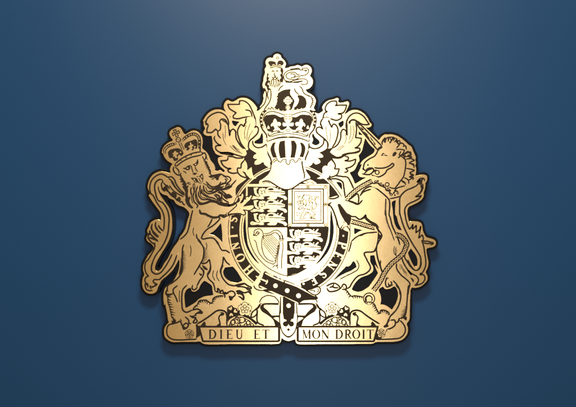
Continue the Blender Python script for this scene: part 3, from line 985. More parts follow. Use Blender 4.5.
# ================================================================ royal crown
crown = Part("royal_crown", 4.2)
crown.gold("@250,105 195,345c 165,290 125,210 115,160 120,110 165,70 215,55 300,55 400,75 440,50 480,75 @285,105 130,60 200,42 270,40 340,80 372,140 365,190 330,270 290,350 270,380c @250,130 560,115 440,82 330,92 250,112 205,130c")
crown.ink("@250,105 160,175 168,135 200,112 262,103 345,126 398,142 434,185 432,225 420,262 372,290 325,278 292,292 250,310 205,298 178,240")
crown.ink(mir("@250,105 160,175 168,135 200,112 262,103 345,126 398,142 434,185 432,225 420,262 372,290 325,278 292,292 250,310 205,298 178,240", 288.1))
for f_ in (lambda s: P(s), lambda s: mir(s, 288.1)):
    crown.gold(f_("@250,105 185,118c 200,95 265,82 330,108 392,135c 350,140 290,112 240,112"))
    crown.gold(f_("@250,105 287,155c 304,172 312,195 302,212 325,195 355,208 352,235 335,245 322,230c 318,250 345,275 340,300c 262,300c 285,270 275,250 262,232c 250,250 240,240 245,220 265,200 278,212 268,195 272,172"))
    crown.gold(f_("@250,105 210,232c 228,268 216,275 195,272c"))
    crown.gold(f_("@250,105 378,205 402,205 435,218 436,232 400,246 380,240"))
    crown.line(f_("@250,105 155,200 158,140 190,95 255,75 330,92 398,118"), 0.7)
    crown.line(f_("@250,105 155,258 132,215 126,170 132,128 155,86 190,62"), 1.9)
    crown.line(f_("@250,105 120,235 150,290 190,345 195,385"), 0.9)
    crown.beads(f_("@250,105 150,250 132,212 130,170 132,130 150,92"), 0.95)
    crown.beads(f_("@250,105 330,52 380,72 285,45"), 0.85)
    crown.line(f_("@250,105 205,320 220,350 250,345 280,330 330,318 400,312"), 0.5)
    crown.line(f_("@250,105 205,335 225,362 330,342 440,328"), 0.5)
    crown.line(f_("@250,105 240,325 275,305 325,300 340,312"), 0.45)
    crown.ring(*[(a, b) for a, b, _ in f_("@250,105 330,305")][0], 1.3, 0.4, ry=0.7)
    crown.line(f_("@250,130 205,132 250,112 330,92 440,84"), 0.75)
    crown.line(f_("@250,130 200,105 195,125 205,132"), 0.7)
    crown.line(f_("@250,105 255,395 330,372 440,362"), 0.35)
crown.gold("@250,105 395,90c 480,90c 482,180 462,195 435,215 410,195 395,180")
crown.lines(0.45, "@250,105 398,95c 396,180c", "@250,105 480,95c 480,180c", "@250,105 418,90c 418,185c", "@250,105 458,90c 458,185c", "@250,105 400,110c 476,110c", "@250,105 400,135c 476,135c", "@250,105 402,160c 474,160c")
crown.gold("@250,105 415,190 437,180 460,190 445,218 437,226 428,218")
crown.ring(288.0, 130.4, 2.2, 0.45, ry=1.0)

# ================================================================ crest lion standing on the crown
crest = Part("crest_lion", 3.8)
crest.gold("@250,78 205,20 160,70 165,110 190,180 175,280 110,350 100,403 @250,105 320,60 440,70 @285,78 345,370 320,300 300,240 215,175 190,95 100,60 @250,78 450,60 380,30")
crest.ink("@250,78 322,175c 390,138 470,128c 462,180 488,225 512,262 500,310 470,370 330,372 290,345 322,295c 305,290 325,262c 308,250 325,230c 305,215 325,200c")
crest.ink("@285,78 140,200c 190,200 235,235 248,285 235,340 150,365 95,370c 125,330 150,290c 160,255")
crest.fur("@250,78 325,180 322,250 305,310 285,345", 1.0, 1.7, -1, 0.0, 0.25)
crest.fur("@285,78 165,215 170,270 140,320 100,350", 0.9, 1.7, -1, 0.0, 0.2)
crest.fur("@285,78 300,215 315,260 305,310 285,345", 1.0, 1.6, -1, 0.0, 0.35)
crest.lines(0.8, "@250,78 165,112 188,170 185,240 165,300 110,355", "@250,78 235,125 243,200 225,275 180,340 160,375", "@285,78 165,92 195,120 215,172 255,198 300,215", "@285,78 105,118 125,160 165,195",
    "@250,78 325,155 350,110 385,85", "@250,78 215,130 200,190 215,250")
crest.lines(0.6, "@250,78 200,375 215,345 235,365 250,335 270,360 290,345 295,375")
crest.ink("@250,78 195,30 215,50 200,70 225,90 215,110 245,130 205,140 190,100 170,80", "@250,48 200,290 215,300 205,330 225,345 210,365 230,390 205,400 190,360 195,320")
crest.ink("@250,48 365,225 350,260 365,290 345,310 360,340 340,370 370,400 385,360 378,300 385,260")
crest.lines(0.6, "@250,48 250,270 268,262 280,275", "@250,48 300,270 315,262 325,272", "@250,48 285,280 280,310 290,325 305,315", "@250,48 250,330 268,345 290,335 310,350 322,330",
    "@250,48 240,375 265,365 280,390", "@250,48 310,380 325,365 340,390", "@250,78 252,15 246,55 262,100", "@250,78 275,25 274,70 288,112", "@250,78 300,20 302,60 296,105", "@250,78 325,25 326,65 310,108", "@250,78 350,20 345,62 328,98", "@250,78 228,25 228,60 245,100", "@250,78 262,8 290,18 318,6")
cc = Part("crown", 4.3, crest)
cc.gold("@250,48 205,200 190,165 225,140 280,145 318,90 350,140 395,165 385,205 350,225 230,225")
cc.ink("@250,48 215,185 212,160 235,150 285,158 296,165 298,195 270,188 240,205", "@250,48 388,180 380,155 350,142 325,152 316,165 316,195 345,190 365,205")
cc.lines(0.5, "@250,48 228,210 300,198 365,212", "@250,48 230,228 300,216 362,230")
for a, b in ((306, 115), (330, 115), (318, 103), (318, 128)):
    cc.dot(250 + a / K, 48 + b / K, 0.42, 1)
cc.ring(250 + 318 / K, 48 + 115 / K, 1.1, 0.35)
ct = Part("tail", 4.3, crest)
ct.gold("@250,48 385,340 395,290 430,260 500,245 576,238 @290,48 95,232 150,240 200,225 225,250 215,300 185,320 @285,78 240,10 275,40 265,75 200,90 100,70 0,60 @250,78 390,25")
ct.lines(0.7, "@250,78 500,-60", "@250,48 576,245 500,250 435,265 395,300 390,345 410,380 450,395 @285,78 80,35 150,18 220,10 258,35 255,65 220,75 180,70",
    "@250,48 576,340 555,350 520,365 470,362 425,345 415,320 435,292 490,278 530,290 550,310 576,300",
    "@290,48 0,245 60,238 92,232 110,250 150,255c 138,240 175,232 200,235 215,262 205,290 180,310 120,322 60,335 0,350", "@290,48 0,298 40,300 60,320 40,340", "@250,78 400,30 470,45 540,52 @285,78 200,35 150,42 60,50 0,48")
ct.ink("@290,48 90,235 112,235 118,252 100,250", "@290,48 150,250 175,255 195,245 190,270 165,265")

# cross and orb standing on the crown's middle, in front of the lion
cr_ = Part("cross", 4.8, crown)
cr_.ink("@250,78 385,235 410,215 465,215 492,235 492,295 470,320 470,355 405,355 405,320 385,295")
for a, b in ((437, 228), (437, 262), (437, 296), (402, 262), (472, 262)):
    cr_.gold("@250,78 %d,%dc %d,%dc %d,%dc %d,%dc" % (a - 15, b - 14, a + 15, b - 14, a + 15, b + 14, a - 15, b + 14))
for a, b in ((412, 236), (462, 236), (412, 288), (462, 288)):
    cr_.dot(250 + a / K, 78 + b / K, 0.8, 0)
cr_.dot(288.0, 107.6, 2.6, 0); cr_.ring(288.0, 107.6, 2.2, 0.4); cr_.line("@@ 285.8,107c 290.2,107c", 0.4); cr_.line("@@ 286,108.4c 290,108.4c", 0.35)

# the tufted upper edge of the mound, in front of the beasts' feet
tuft = Part('grass_tuft', 3.95, mound)
tuft.gold("@195,290 40,190 60,140 110,132 150,150 190,168 215,140 240,95 290,85 330,85 330,140 200,200")
tuft.fur("@195,290 -25,222 0,190 25,172 50,125 90,118 130,118 160,140 190,155c 205,128 205,105 240,78 290,68 330,68", 1.5, 2.1, 1, 0.25, 0.6)
tuft = Part('grass_tuft', 3.95, mound)
tuft.fur("@320,265 290,275 320,310 345,345 360,360 400,355 440,360 495,368", 1.4, 2.2, 1, 0.25, 0.6)
tuft.fur("@365,285 75,190 110,225 130,270 165,335", 1.5, 2.0, 1, 0.2, 0.6)
tuft.fur("@365,285 168,335 180,295 220,290 265,310 285,345", 1.5, 2.0, 1, 0.2, 0.6)

# ================================================================ lion supporter
lion = Part("lion_supporter", 3.4)
lion.gold("@180,210 150,-20 130,70 85,260 0,335 @135,255 545,50 545,180 500,262 430,322 375,355 @155,285 150,40 125,95 150,140 155,200 175,280 195,370 @155,315 195,40 190,90 260,85 300,80 330,165 385,110 480,90 470,30 @155,285 500,280 360,315 320,290 310,120 320,55 370,0 @180,240 160,403 240,300 290,265 340,230 355,300 @195,265 170,60 145,110 160,160 210,210 232,300c 300,320 400,330 440,390 555,400 550,350 500,290 576,250 576,215 460,240 390,225 340,180 305,120 300,60 325,0 @180,240 500,200 490,110 410,0 @180,210 420,355 380,322 250,332 265,280 380,180 450,110 @225,200 60,180 240,165 @215,180 330,400 345,320 270,280 200,285 50,280 @180,180 480,270 560,260 560,60 480,10 400,-80")
lion.gold("@170,145 45,245 40,290 100,345 130,340c @165,170 180,100 240,220 @180,180 110,320 220,300 560,290 500,30 300,-60 @170,145 470,290 400,180 415,120 365,100 250,135 75,240")
# limbs and body lines
lion.lines(1.0, "@180,210 148,0 130,70 112,150 85,255 45,305 0,340", "@180,210 375,95 350,150 318,198", "@180,210 440,85 460,95 430,135 380,180 310,225 265,280 247,322c 265,335 320,325 380,325 430,370 450,403",
    "@180,210 190,275 197,322 230,358 250,403", "@180,240 205,0 242,40 270,85 275,150 262,222 235,275 160,403", "@180,240 45,50c 30,100 25,200 12,310 -8,400",
    "@180,240 408,0 450,62 485,118 530,122 576,152", "@180,240 500,190c 492,270 465,360 480,403", "@180,240 500,195c 535,255 576,290",
    "@180,240 240,268 265,270 300,265 340,225c 350,280 352,340 325,403", "@180,240 232,310 265,350 272,395",
    "@195,265 182,0 170,60 145,110 160,160 210,210 226,260 232,305", "@195,265 65,38 100,70 90,130 60,170 20,245", "@195,265 50,95 72,118 78,100", "@195,265 62,8 0,95",
    "@195,265 325,0 300,60 305,120 340,180 390,225 460,240 540,225 576,215",
    "@155,285 370,0 322,52 310,120 310,220 322,290 362,315 430,288", "@155,285 435,0 428,35 442,55 465,50 490,20", "@135,255 545,50 545,180 500,262 430,320 382,350 370,385")
lion.line("@180,210 225,-5 240,38 290,45 335,68 385,85 440,80 470,60 500,80 530,75", 1.5)
lion.fur("@180,210 232,30 290,44 335,66 390,86 440,82", 1.0, 1.6, 1, 0.3, 0.5)
lion.fur("@225,200 -30,165 0,190 40,180 90,165 130,170 180,160 240,170", 2.4, 2.6, -1, 0.4, 0.3)
lion.fur("@180,240 272,80 280,150 268,215 245,262", 2.6, 1.2, -1, 0.3, 0.5)
lion.fur("@180,240 35,120 30,200 22,280 8,390", 2.3, 1.2, -1, 0.3, 0.4)
lion.fur("@135,255 545,25 545,110", 1.2, 1.0, 1, 0.2, 0.3)
lion.ink("@180,240 255,290 300,315 322,345 285,340 270,325", "@180,240 250,270 275,262 262,285")
lion.fur("@195,265 330,330 360,322 400,300", 0.9, 1.6, 1, 0.2, 0.4)
lion.fur("@180,210 130,70 112,150 98,210", 0.8, 2.2, -1, 0.4, 0.1)
lion.lines(0.6, "@180,240 300,30 310,70 302,110", "@180,240 120,60 128,120 120,190", "@180,210 160,200 150,250 165,300", "@195,265 215,60 205,120 230,180", "@195,265 260,60 250,130 280,190", "@155,285 285,60 280,130 285,200")
# left lower leg, fur and claws
lion.fur("@155,285 150,45 122,95 145,135 150,200 170,260 185,330 195,380", 2.2, 2.4, -1, 0.5, 0.5)
lion.lines(1.0, "@155,285 262,5 212,50 215,92 240,140 262,200", "@155,285 140,130 180,112 215,92", "@135,280 375,70 372,110 355,150 385,175 415,160")
lion.lines(1.05, "@155,285 430,290 490,278 530,300 545,322 490,325 465,340 480,355", "@155,285 400,355 430,362 470,350",
    "@155,315 200,20 215,60 195,105c 260,85 290,72 310,110 330,165c 365,150 385,110 360,95 335,110 325,130", "@155,315 345,20 385,55 395,95 420,100", "@155,315 398,5 440,30 470,30 455,60 440,85 470,90 485,75 475,45", "@155,315 230,40 225,80 245,60", "@155,315 290,45 310,70")
lion.ink("@155,315 325,130 365,150 330,168", "@155,315 190,60 205,100 232,92 215,80", "@155,285 520,300 548,325 500,330 480,318")
# right paw, claws over the mound and the garter
lion.lines(1.05, "@195,265 232,300 265,315c 262,270 285,292 290,312 315,290 330,330c 352,315 350,330 385,325", "@195,265 385,315 420,300 450,312 462,345 430,370 395,362c 412,403 440,365",
    "@195,265 480,292 520,310 555,345 552,395 530,375 500,360", "@195,265 480,330 500,325 505,345", "@235,265 0,235 60,222 110,215 140,235 190,262 178,275 140,255", "@235,265 20,250 80,250 130,265 150,285 190,300",
    "@235,265 40,290 110,320 155,310 190,342c 170,300", "@235,265 10,300 60,330 100,360 98,400 70,380", "@195,265 330,335 345,355 340,380")
lion.ink("@195,265 390,360 410,403 440,365 420,372", "@195,265 240,305 268,318 300,318 330,332 290,330", "@235,265 150,310 190,345 178,300")
# raised arm and paw on the shield
arm = lion
arm.shape("@215,180 265,195c 280,180 300,182c 302,158 318,150c 332,172 325,215 295,262c 340,215 350,225c 352,200 378,188 388,196c 410,172 435,178c 420,205 410,225 372,262 335,300c 390,290 440,288 455,305c 440,330 405,350 330,345c 350,375 345,402 320,400c 280,385 200,390 150,390 250,290 240,270 280,240", 0.8)
arm.lines(0.9, "@215,180 290,268 318,250 335,215", "@215,180 330,304 372,280 402,238", "@215,180 320,342 380,352", "@215,180 275,215 290,210", "@215,180 270,235 290,225")

mane = Part("mane", 4.0, lion)
mane.line("@180,180 205,250 232,275 300,265 350,246 420,256 450,275 520,292 576,292 @215,180 150,296 205,284 250,255", 1.6)
mane.ink("@180,180 65,40 75,100 60,180 80,240 130,330 150,320 125,300 95,250 85,190 95,120 82,80", "@165,170 165,55 195,65 192,85 215,105 205,118 240,135 228,155 250,185 248,225 262,300 262,380 235,360 238,300 228,240 200,190 215,180 192,165 212,150 170,135 190,122 165,105 182,95")
mane.lines(1.0, "@180,180 95,60 75,120 82,200 78,260 115,315", "@180,180 112,190 95,230 110,280 152,322", "@180,180 150,70 165,130 150,190 165,250 205,295 190,325", "@180,180 205,70 185,130 195,200 225,258 270,268 330,252",
    "@180,180 215,130 218,180 255,222 330,225 400,238 432,252", "@180,180 248,100 257,150 302,188 380,208 420,225", "@180,180 270,60 282,120 322,155 382,150 440,122", "@180,180 310,60 342,95 392,100 452,70 500,30",
    "@180,180 300,20 360,75 402,78 450,55 475,20", "@180,180 390,170 430,205 432,250 485,272", "@180,180 402,160 450,190 457,240 515,275", "@180,180 432,140 478,162 485,205 535,245 565,262", "@180,180 470,118 512,150 530,190 576,198",
    "@180,180 130,80 125,130 135,180", "@180,180 235,60 230,120 245,160", "@180,180 400,130 450,120 510,100 576,60", "@180,180 330,130 362,127 412,95 482,78", "@180,180 520,80 540,55 576,45")
mane.ink("@190,150 172,125 205,140 190,155 218,170 202,178 232,200 218,208 242,232 240,262 250,285 300,278 355,270 378,282 345,298 332,322 330,345 308,348 290,325 262,342 245,338 275,318 295,302 245,322 212,305 240,290 215,268 238,250 205,222 222,206 188,175 198,165",
    "@215,180 120,185 150,160 185,175 200,200 175,210 140,215 125,205", "@215,180 70,270 130,262 165,272 150,292 100,290")
mane.lines(0.9, "@190,150 360,275 400,300 450,310 470,340 440,375 400,390", "@190,150 400,330 420,350 400,380 370,400", "@215,180 105,70 60,95 0,135", "@215,180 245,0 205,45 160,85 100,100 40,100 0,115", "@215,180 40,130 80,150 110,190 125,205", "@215,180 20,160 55,200 70,260", "@215,180 90,135 130,165 150,185")
mane.lines(0.62, "@180,180 88,100 86,160 92,210", "@180,180 138,150 132,210 150,270", "@180,180 180,150 180,210 205,262", "@180,180 232,150 248,195 300,210 360,222", "@180,180 262,110 285,160 330,185", "@180,180 295,80 320,130 370,138 420,125", "@180,180 330,60 365,85 410,80 450,60",
    "@180,180 415,185 442,215 445,258", "@180,180 445,170 470,205 490,250", "@180,180 490,145 505,190 545,225", "@215,180 60,115 110,112 160,100 200,70", "@190,150 380,300 415,318 440,345", "@180,180 120,200 105,240 125,300", "@180,180 165,40 172,75 168,110")
mane.fur("@190,150 170,120 190,160 215,210 238,262", 1.3, 1.5, 1, -0.4, 1.0)
mane.fur("@165,170 182,70 205,110 235,160 248,230", 0.9, 1.5, 1, -0.4, 0.9)
# face
lion.line("@170,145 48,248 38,282 58,322 100,347 122,335 128,318", 1.0)
lion.lines(0.9, "@170,145 60,255 85,275 105,305 100,330", "@170,145 368,112 395,90 415,120 407,160 385,178", "@170,145 375,128 382,150 390,165", "@170,145 420,130 430,170")
lion.ink("@170,145 90,290 108,295 110,318 100,312", "@170,145 142,266 178,260 202,240 218,232 236,262 225,285 205,292 172,280", "@170,145 262,226 298,205 310,180 320,158 328,208 305,240 285,246 275,235")
lion.gold("@170,145 190,268 205,258 215,268 205,276", "@170,145 285,225 300,215 305,226 292,232")
lion.lines(0.8, "@170,145 245,250 258,290 268,322", "@170,145 290,248 302,285 325,305", "@170,145 222,235 240,240 255,260", "@170,145 150,300 175,312 190,330")
lion.ink("@170,145 262,335 280,318 300,322 312,310 305,335 285,345", "@165,170 298,88 345,90 362,72 392,72 428,40 442,75 438,130 412,160 372,142 350,148 325,122")
lion.gold("@165,170 330,102 345,105 345,122 332,120", "@165,170 352,80 368,78 372,92 358,95", "@165,170 420,62 432,70 428,90 415,85", "@165,170 345,128 358,128 358,140 348,138", "@165,170 425,105 432,112 428,125 420,118")
lion.lines(0.7, "@165,170 262,150 285,165 300,158", "@165,170 330,215 325,170 345,150", "@165,170 440,150 470,170 500,172", "@165,170 245,165 270,145 290,150")
tongue = Part("tongue", 4.1, lion)
tongue.gold("@165,170 370,88 392,78 412,92 428,130 412,155 392,140")
tongue.line("@165,170 390,92 402,120 412,145", 0.5)

lcrown = Part("crown", 4.4, lion)
lcrown.gold("@170,145 68,225c @160,120 60,420 45,350 70,308 120,278 185,262 150,190 140,155 180,125 225,145 235,200 250,240 270,215 330,170 390,155 440,180 462,230 458,350 @170,145 370,108 250,138 90,240")
def bead_arc(path, n, r):
    pts = smooth(path, False, 0.2)
    for i in range(n):
        a, b = pts[int((i + .5) / n * (len(pts) - 1))]
        lcrown.dot(a, b, r, 0)
lcrown.line("@160,120 58,395 55,350 78,315 125,288 190,272", 2.1)
bead_arc("@160,120 58,395 55,350 78,315 125,288 190,272", 10, 0.72)
lcrown.line("@160,120 255,250 278,218 332,178 390,162 436,185 455,232 454,330", 2.1)
bead_arc("@160,120 255,250 278,218 332,178 390,162 436,185 455,232 454,330", 13, 0.72)
lcrown.ink("@160,120 92,375 120,342 165,330 215,325 245,345 272,372 262,405 240,415 225,398 205,425 210,452 190,470 160,470 148,440 112,440 98,410",
    "@160,120 282,292 302,262 352,242 412,222 432,252 432,305 422,335 395,325 385,350 360,345 348,325 325,352 295,340")
lcrown.gold("@160,120 165,362 182,358 195,378 208,372 212,390 190,405 200,432 178,440 172,420 150,425 158,400 140,385 160,378", "@160,120 345,262 358,260 365,285 382,280 385,298 368,308 375,335 350,340 348,318 330,318 330,300 348,292")
for a, b in ((140, 452), (238, 372), (300, 332), (402, 310)):
    lcrown.dot(160 + a / K, 120 + b / K, 0.85, 0)
lcrown.line("@160,120 222,258 250,310 268,345 275,375", 1.7, 0)
lcrown.lines(0.5, "@160,120 215,262 240,310 258,350", "@160,120 238,255 262,305 280,345")
lcrown.lines(0.95, "@170,145 62,215 130,160 202,120 282,90 360,78", "@170,145 72,248 112,215 182,170 250,141 320,125 368,112", "@170,145 62,215 60,235 72,248", "@170,145 360,78 372,95 366,112", "@170,145 345,0 347,40 350,78")
for i in range(4):
    t = (i + .7) / 4.6
    lcrown.ring(170 + (85 + t * 270) / K, 145 + (212 - 145 * t ** .75) / K, 0.55, 0.35)
# cross and orb
lcrown.ring(160 + 212 / K, 120 + 228 / K, 2.3, 0.7)
lcrown.line("@160,120 190,222c 235,235c", 0.5)
cx_, cy_, an = 160 + 184 / K, 120 + 152 / K, math.radians(-22)
pat = []
for q in range(4):
    for u, v in ((-.55, -.55), (-1.45, -3.5), (1.45, -3.5)):
        t_ = an + q * math.pi / 2
        pat.append((cx_ + u * math.cos(t_) - v * math.sin(t_), cy_ + u * math.sin(t_) + v * math.cos(t_), True))
lcrown.line(pat, 0.6, closed=True)
lcrown.dot(cx_, cy_, 0.55, 1)

ltail = Part("tail", 4.0, lion)
ltail.gold("@135,195 205,0 257,95 311,175 336,250 338,330 332,403 @135,225 332,60 300,95 265,190 225,225 225,270 165,360 150,403 @135,255 125,80 115,150 130,210 155,240 115,290 120,370 @135,280 135,110 205,120 235,60 @135,255 250,335 280,280 380,190 440,110 500,-30 425,0 340,150 290,208 240,220 195,190 190,130 270,0 @135,225 300,270 380,90 390,0 @135,195 392,270 375,180 320,90 262,0 @135,165 265,403 235,320 225,250 240,200 275,170 310,165 305,220 345,300 420,350 470,390 @155,180 290,225 350,310 355,180 200,20 @135,165 475,220 420,135 350,120 300,105 235,130 190,180 170,250")
ltail.lines(1.0, "@135,165 576,335 512,275 475,220 452,165 420,137 380,140 350,122 300,105 238,130 192,180 172,250 182,330 @135,195 205,0 257,95 311,175 336,250 338,330 @135,225 332,60",
    "@135,165 310,165 278,168 240,200 226,250 236,320 265,403 @135,195 320,90 376,180 393,270 390,340 @135,225 380,90 350,180 300,270 240,350 215,403 @135,255 190,130 196,190 240,220 290,208 340,150 400,50 428,-10",
    "@135,225 168,60 172,110c 160,100 150,150c 190,200 225,225 225,270 205,310 150,403 @135,255 125,80 115,150 130,210 157,242c 128,258 115,290 130,330 140,352",
    "@135,255 485,0 440,110 380,190 310,255 280,282 222,285 210,305 225,322 252,338 215,362 180,368",
    "@135,280 125,25 118,60 135,110 165,122 205,120", "@135,280 180,70 200,82 235,62 232,40 212,20", "@135,280 172,60 178,85 190,105", "@135,280 140,30 150,60 145,85",
    "@135,225 192,0 190,45 235,100 272,135", "@135,225 172,65 180,105 225,150 268,188", "@135,225 155,148 190,150 235,165 262,192", "@135,225 240,15 262,60 300,98", "@135,225 268,0 292,40 330,72", "@135,225 225,200 232,240 228,262", "@135,195 200,330 190,370 200,403", "@135,195 240,310 235,350 250,403", "@135,195 275,360 300,400")
ltail.ink("@135,225 200,60 240,108 275,138 262,145 220,115 195,80", "@135,225 160,148 200,150 240,172 265,192 240,182 200,168", "@135,225 248,30 275,72 300,98 282,92 258,62")
ltail.lines(0.95, "@135,165 310,165 320,190 305,222 315,265 345,300c 332,275 352,245c 350,290 375,268c 370,300 392,310 430,350 450,372c 430,320 462,345 470,385", "@135,165 385,150 430,190 452,230 492,290 545,335 576,352", "@135,165 330,200 345,225 375,240 400,280")
ltail.lines(0.95, "@155,180 75,95 108,125 132,112c 125,80 132,70c 150,118 160,120", "@155,180 150,130 192,180 232,205c 200,150 205,140c 240,165 250,190", "@155,180 235,182 232,205 262,240c 260,215 285,200c 290,225 280,255", "@155,180 285,260 310,250 330,280 352,288", "@155,180 165,60 200,110 250,150 330,195", "@155,180 185,10 215,60 262,115 340,175")
ltail.ink("@155,180 108,122 130,75 140,90 128,118", "@155,180 205,145 240,168 252,195 232,178", "@155,180 262,238 285,200 292,215 278,252")

# ================================================================ unicorn supporter
uni = Part("unicorn_supporter", 3.4)
uni.gold("@375,125 30,300 85,230 130,160 220,155 300,200 360,270 @385,150 330,60 335,120 325,200 320,300 270,390 @360,180 400,140 335,225 @360,210 345,80 410,270 460,400 @360,240 440,100 510,120 @395,240 75,200 150,350 @380,260 290,90 420,190 400,300 340,270 325,340 320,403 @365,285 490,100 475,290 430,380 @365,315 345,110 265,165 220,135 270,45 @365,285 290,360 400,200 400,60 360,0 @380,260 225,340 150,235 150,280 80,310 65,270 @360,240 265,390 200,190 150,135 50,150 120,320 30,403 @320,265 330,270 290,290 215,240 75,245 110,225 @340,260 60,190 200,110 190,0 @330,225 290,340 210,310 245,190 400,95 @325,200 300,290 240,300 200,330 175,335 90,110 50,50 @325,170 40,330 140,290 270,350 230,310 @325,170 330,215 290,130 130,65 20,105 -40,85 40,40 200,20 @360,180 0,60 120,75 @355,150 360,300 345,270 270,310 190,285 80,275 150,210 90,215 95,175 120,130 230,60")
uni.lines(1.0, "@340,135 440,178 400,240 330,280 285,320 272,360 266,398 @355,150 92,215c 120,236 152,212 200,210 215,232 172,280 80,275", "@355,150 220,203 270,210 340,205 400,180 430,155 447,170 420,202 370,230 345,270 270,310 210,296 190,284",
    "@355,150 105,272 150,232 200,215", "@355,150 200,262 225,240 245,225")
uni.ring(355 + 255 / K, 150 + 258 / K, 2.0, 0.8)
uni.dot(355 + 148 / K, 150 + 172 / K, 0.9, 1)
uni.ink("@375,125 55,362c 72,345 88,322 100,322 125,345 158,350c 130,358 90,352", "@375,125 198,358c 205,330 228,308 248,318 240,345 215,362")
uni.gold("@375,125 90,345 100,332 115,346")
uni.lines(0.9, "@375,125 240,285 290,280 340,290c 320,330 290,355 265,382", "@375,125 245,270 280,225 300,203", "@375,125 300,300 280,345 300,355", "@385,150 150,95 180,75")
umane = Part("mane", 4.0, uni)
umane.lines(0.95, "@375,125 85,230 82,195 115,150 105,205", "@375,125 112,160 120,185 118,205", "@375,125 125,155 155,145 150,190", "@375,125 170,212 200,160 215,142 208,185", "@375,125 175,150 185,180 165,205", "@375,125 222,200 250,168 247,200c 265,185 280,180 290,210", "@375,125 265,190 262,215 315,210 335,240 318,250", "@375,125 330,240 350,240 362,285",
    "@375,125 330,345 375,318 405,310 412,342 380,350 400,372 430,372", "@375,125 310,335 340,370 330,395", "@385,150 185,75 218,45 270,10", "@385,150 185,75c 225,100 238,140 235,200 225,260 210,312 165,372 145,403", "@385,150 265,30 300,48 290,72 312,80", "@385,150 240,105 300,100 335,120 305,132 280,152 328,165 335,205", "@385,150 240,210 290,220 335,235 285,265 328,290 282,310 325,320 318,345",
    "@385,150 218,318 265,345 275,390", "@385,150 195,350 225,375 240,403", "@385,150 270,350 300,330 320,310", "@385,150 215,62 250,75 300,60")
umane.ink("@385,150 275,150 330,165 335,205 325,185", "@385,150 282,265 328,288 300,295", "@385,150 290,50 300,75 280,78", "@385,150 185,345 235,372 225,385 190,365")
umane.fur("@375,125 85,190 130,150 200,140 260,165", 1.2, 2.2, 1, 0.5, 0.2)
horn = Part("horn", 4.2, uni)
horn.gold("@340,120 200,35c 215,42 345,160 440,260 478,302 430,345c 330,225 240,110")
horn.lines(1.0, "@340,120 190,20 250,68 342,160 440,258 482,302", "@340,120 185,35 242,115 330,222 428,342", "@340,120 425,345 445,325 485,300", "@340,120 425,365 450,335 490,312")
horn.ink("@340,120 185,12 240,60 220,62", "@340,120 232,75 275,112 262,122", "@340,120 268,128 320,172 302,178 ", "@340,120 300,165 340,215 332,222 295,178", "@340,120 345,190 385,245 372,240 350,212", "@340,120 372,232 410,282 400,288 385,262")

# body, legs
uni.lines(1.05, "@360,180 0,185 40,118 120,73 170,85 230,130 290,180 335,232 342,300 335,403 @360,210 345,80 370,180 410,270 440,340 460,403", "@325,170 75,372 40,400 50,420", "@325,170 40,330 110,328 155,305 140,288 90,300 40,315",
    "@325,170 20,105 100,60 130,65 200,75 260,85 290,130 332,218", "@325,170 40,110 110,100 170,115 205,140 215,190 232,310", "@325,170 230,345 300,362 382,392", "@325,170 272,348 322,310 372,275 388,320 382,392", "@325,170 400,300 440,255 530,220", "@325,170 392,385 430,350",
    "@325,200 48,48 90,112 130,222 160,318 178,335", "@325,200 178,335 200,302 228,275 215,248", "@325,200 205,330 240,300 265,320 290,362", "@325,200 250,0 320,30 380,50 432,0",
    "@325,200 260,160 310,190 350,192 392,222 440,210 468,172c 480,210 530,260 590,295", "@325,200 300,210 280,290", "@360,210 0,110 40,85 65,58 58,90 110,140 180,180 210,228 250,290 238,330 205,375 190,403")
uni.lines(0.9, "@360,210 75,90 120,130 185,165 215,205", "@360,210 0,300 70,268 150,258 200,255", "@330,225 245,190 300,142 400,97 520,85", "@330,225 247,188 230,260 212,312", "@330,225 558,90 550,180 530,260 500,310")
uni.lines(1.05, "@360,240 225,0 192,68 187,110 150,135 50,150 80,230 120,320 90,368 30,400 @340,260 250,170 200,190 140,260 110,312 78,332", "@360,240 188,110 200,190 228,290 268,392")
uni.lines(0.7, "@340,260 190,0 217,60 202,110 140,150 60,190 0,222", "@340,260 270,260")
uni.line("@360,180 295,212 292,300 290,403 @360,210 295,60 315,140 350,230 395,350", 0.8)
uni.fur("@360,180 295,215 292,300 290,403", 0.9, 0.95, -1, 0.1, 0.1)
uni.fur("@360,210 292,0 312,120 345,220", 0.8, 1.1, 1, 0.1, 0.1)
uni.fur("@360,180 0,255 20,240", 0.7, 0.8, 1, 0.1, 0.1)
uni.ink("@325,200 142,52c 165,42 215,100 262,160 300,190 290,262 268,292 240,272 215,225 178,160", "@360,210 178,188 215,215 222,275 250,300 232,345 205,320 212,270", "@360,240 188,60 192,120 150,138 172,110")
uni.gold("@325,200 192,318 225,262 215,245 245,262 262,300 245,300 215,312", "@325,200 210,335 240,308 262,322 280,365")
uni.lines(0.6, "@360,240 395,70 390,140 410,180", "@360,240 415,80 408,150 420,185", "@360,240 425,110 420,160")
uni.lines(1.0, "@380,260 190,40 190,95 240,170 310,230 343,272 328,340 322,403", "@380,260 150,235 190,280 222,335 232,403", "@380,260 5,0 5,80 30,150", "@380,260 80,195 62,260 78,310 115,300 150,282", "@380,260 95,262 102,292 118,285", "@380,260 118,245 135,265 122,285", "@380,260 75,220 100,205",
    "@365,285 355,0 400,60 412,120 400,200 370,270 320,332 290,362 278,395", "@365,285 500,0 490,100 482,200 475,290 460,350 430,378 395,385")
uni.fur("@365,285 478,240 470,300 450,350 425,380", 1.8, 1.6, 1, 0.2, 0.6)
uni.lines(0.3, "@380,260 225,50 245,90 290,150", "@380,260 240,50 262,95 310,160", "@380,260 215,70 235,110", "@380,260 265,130 320,190")
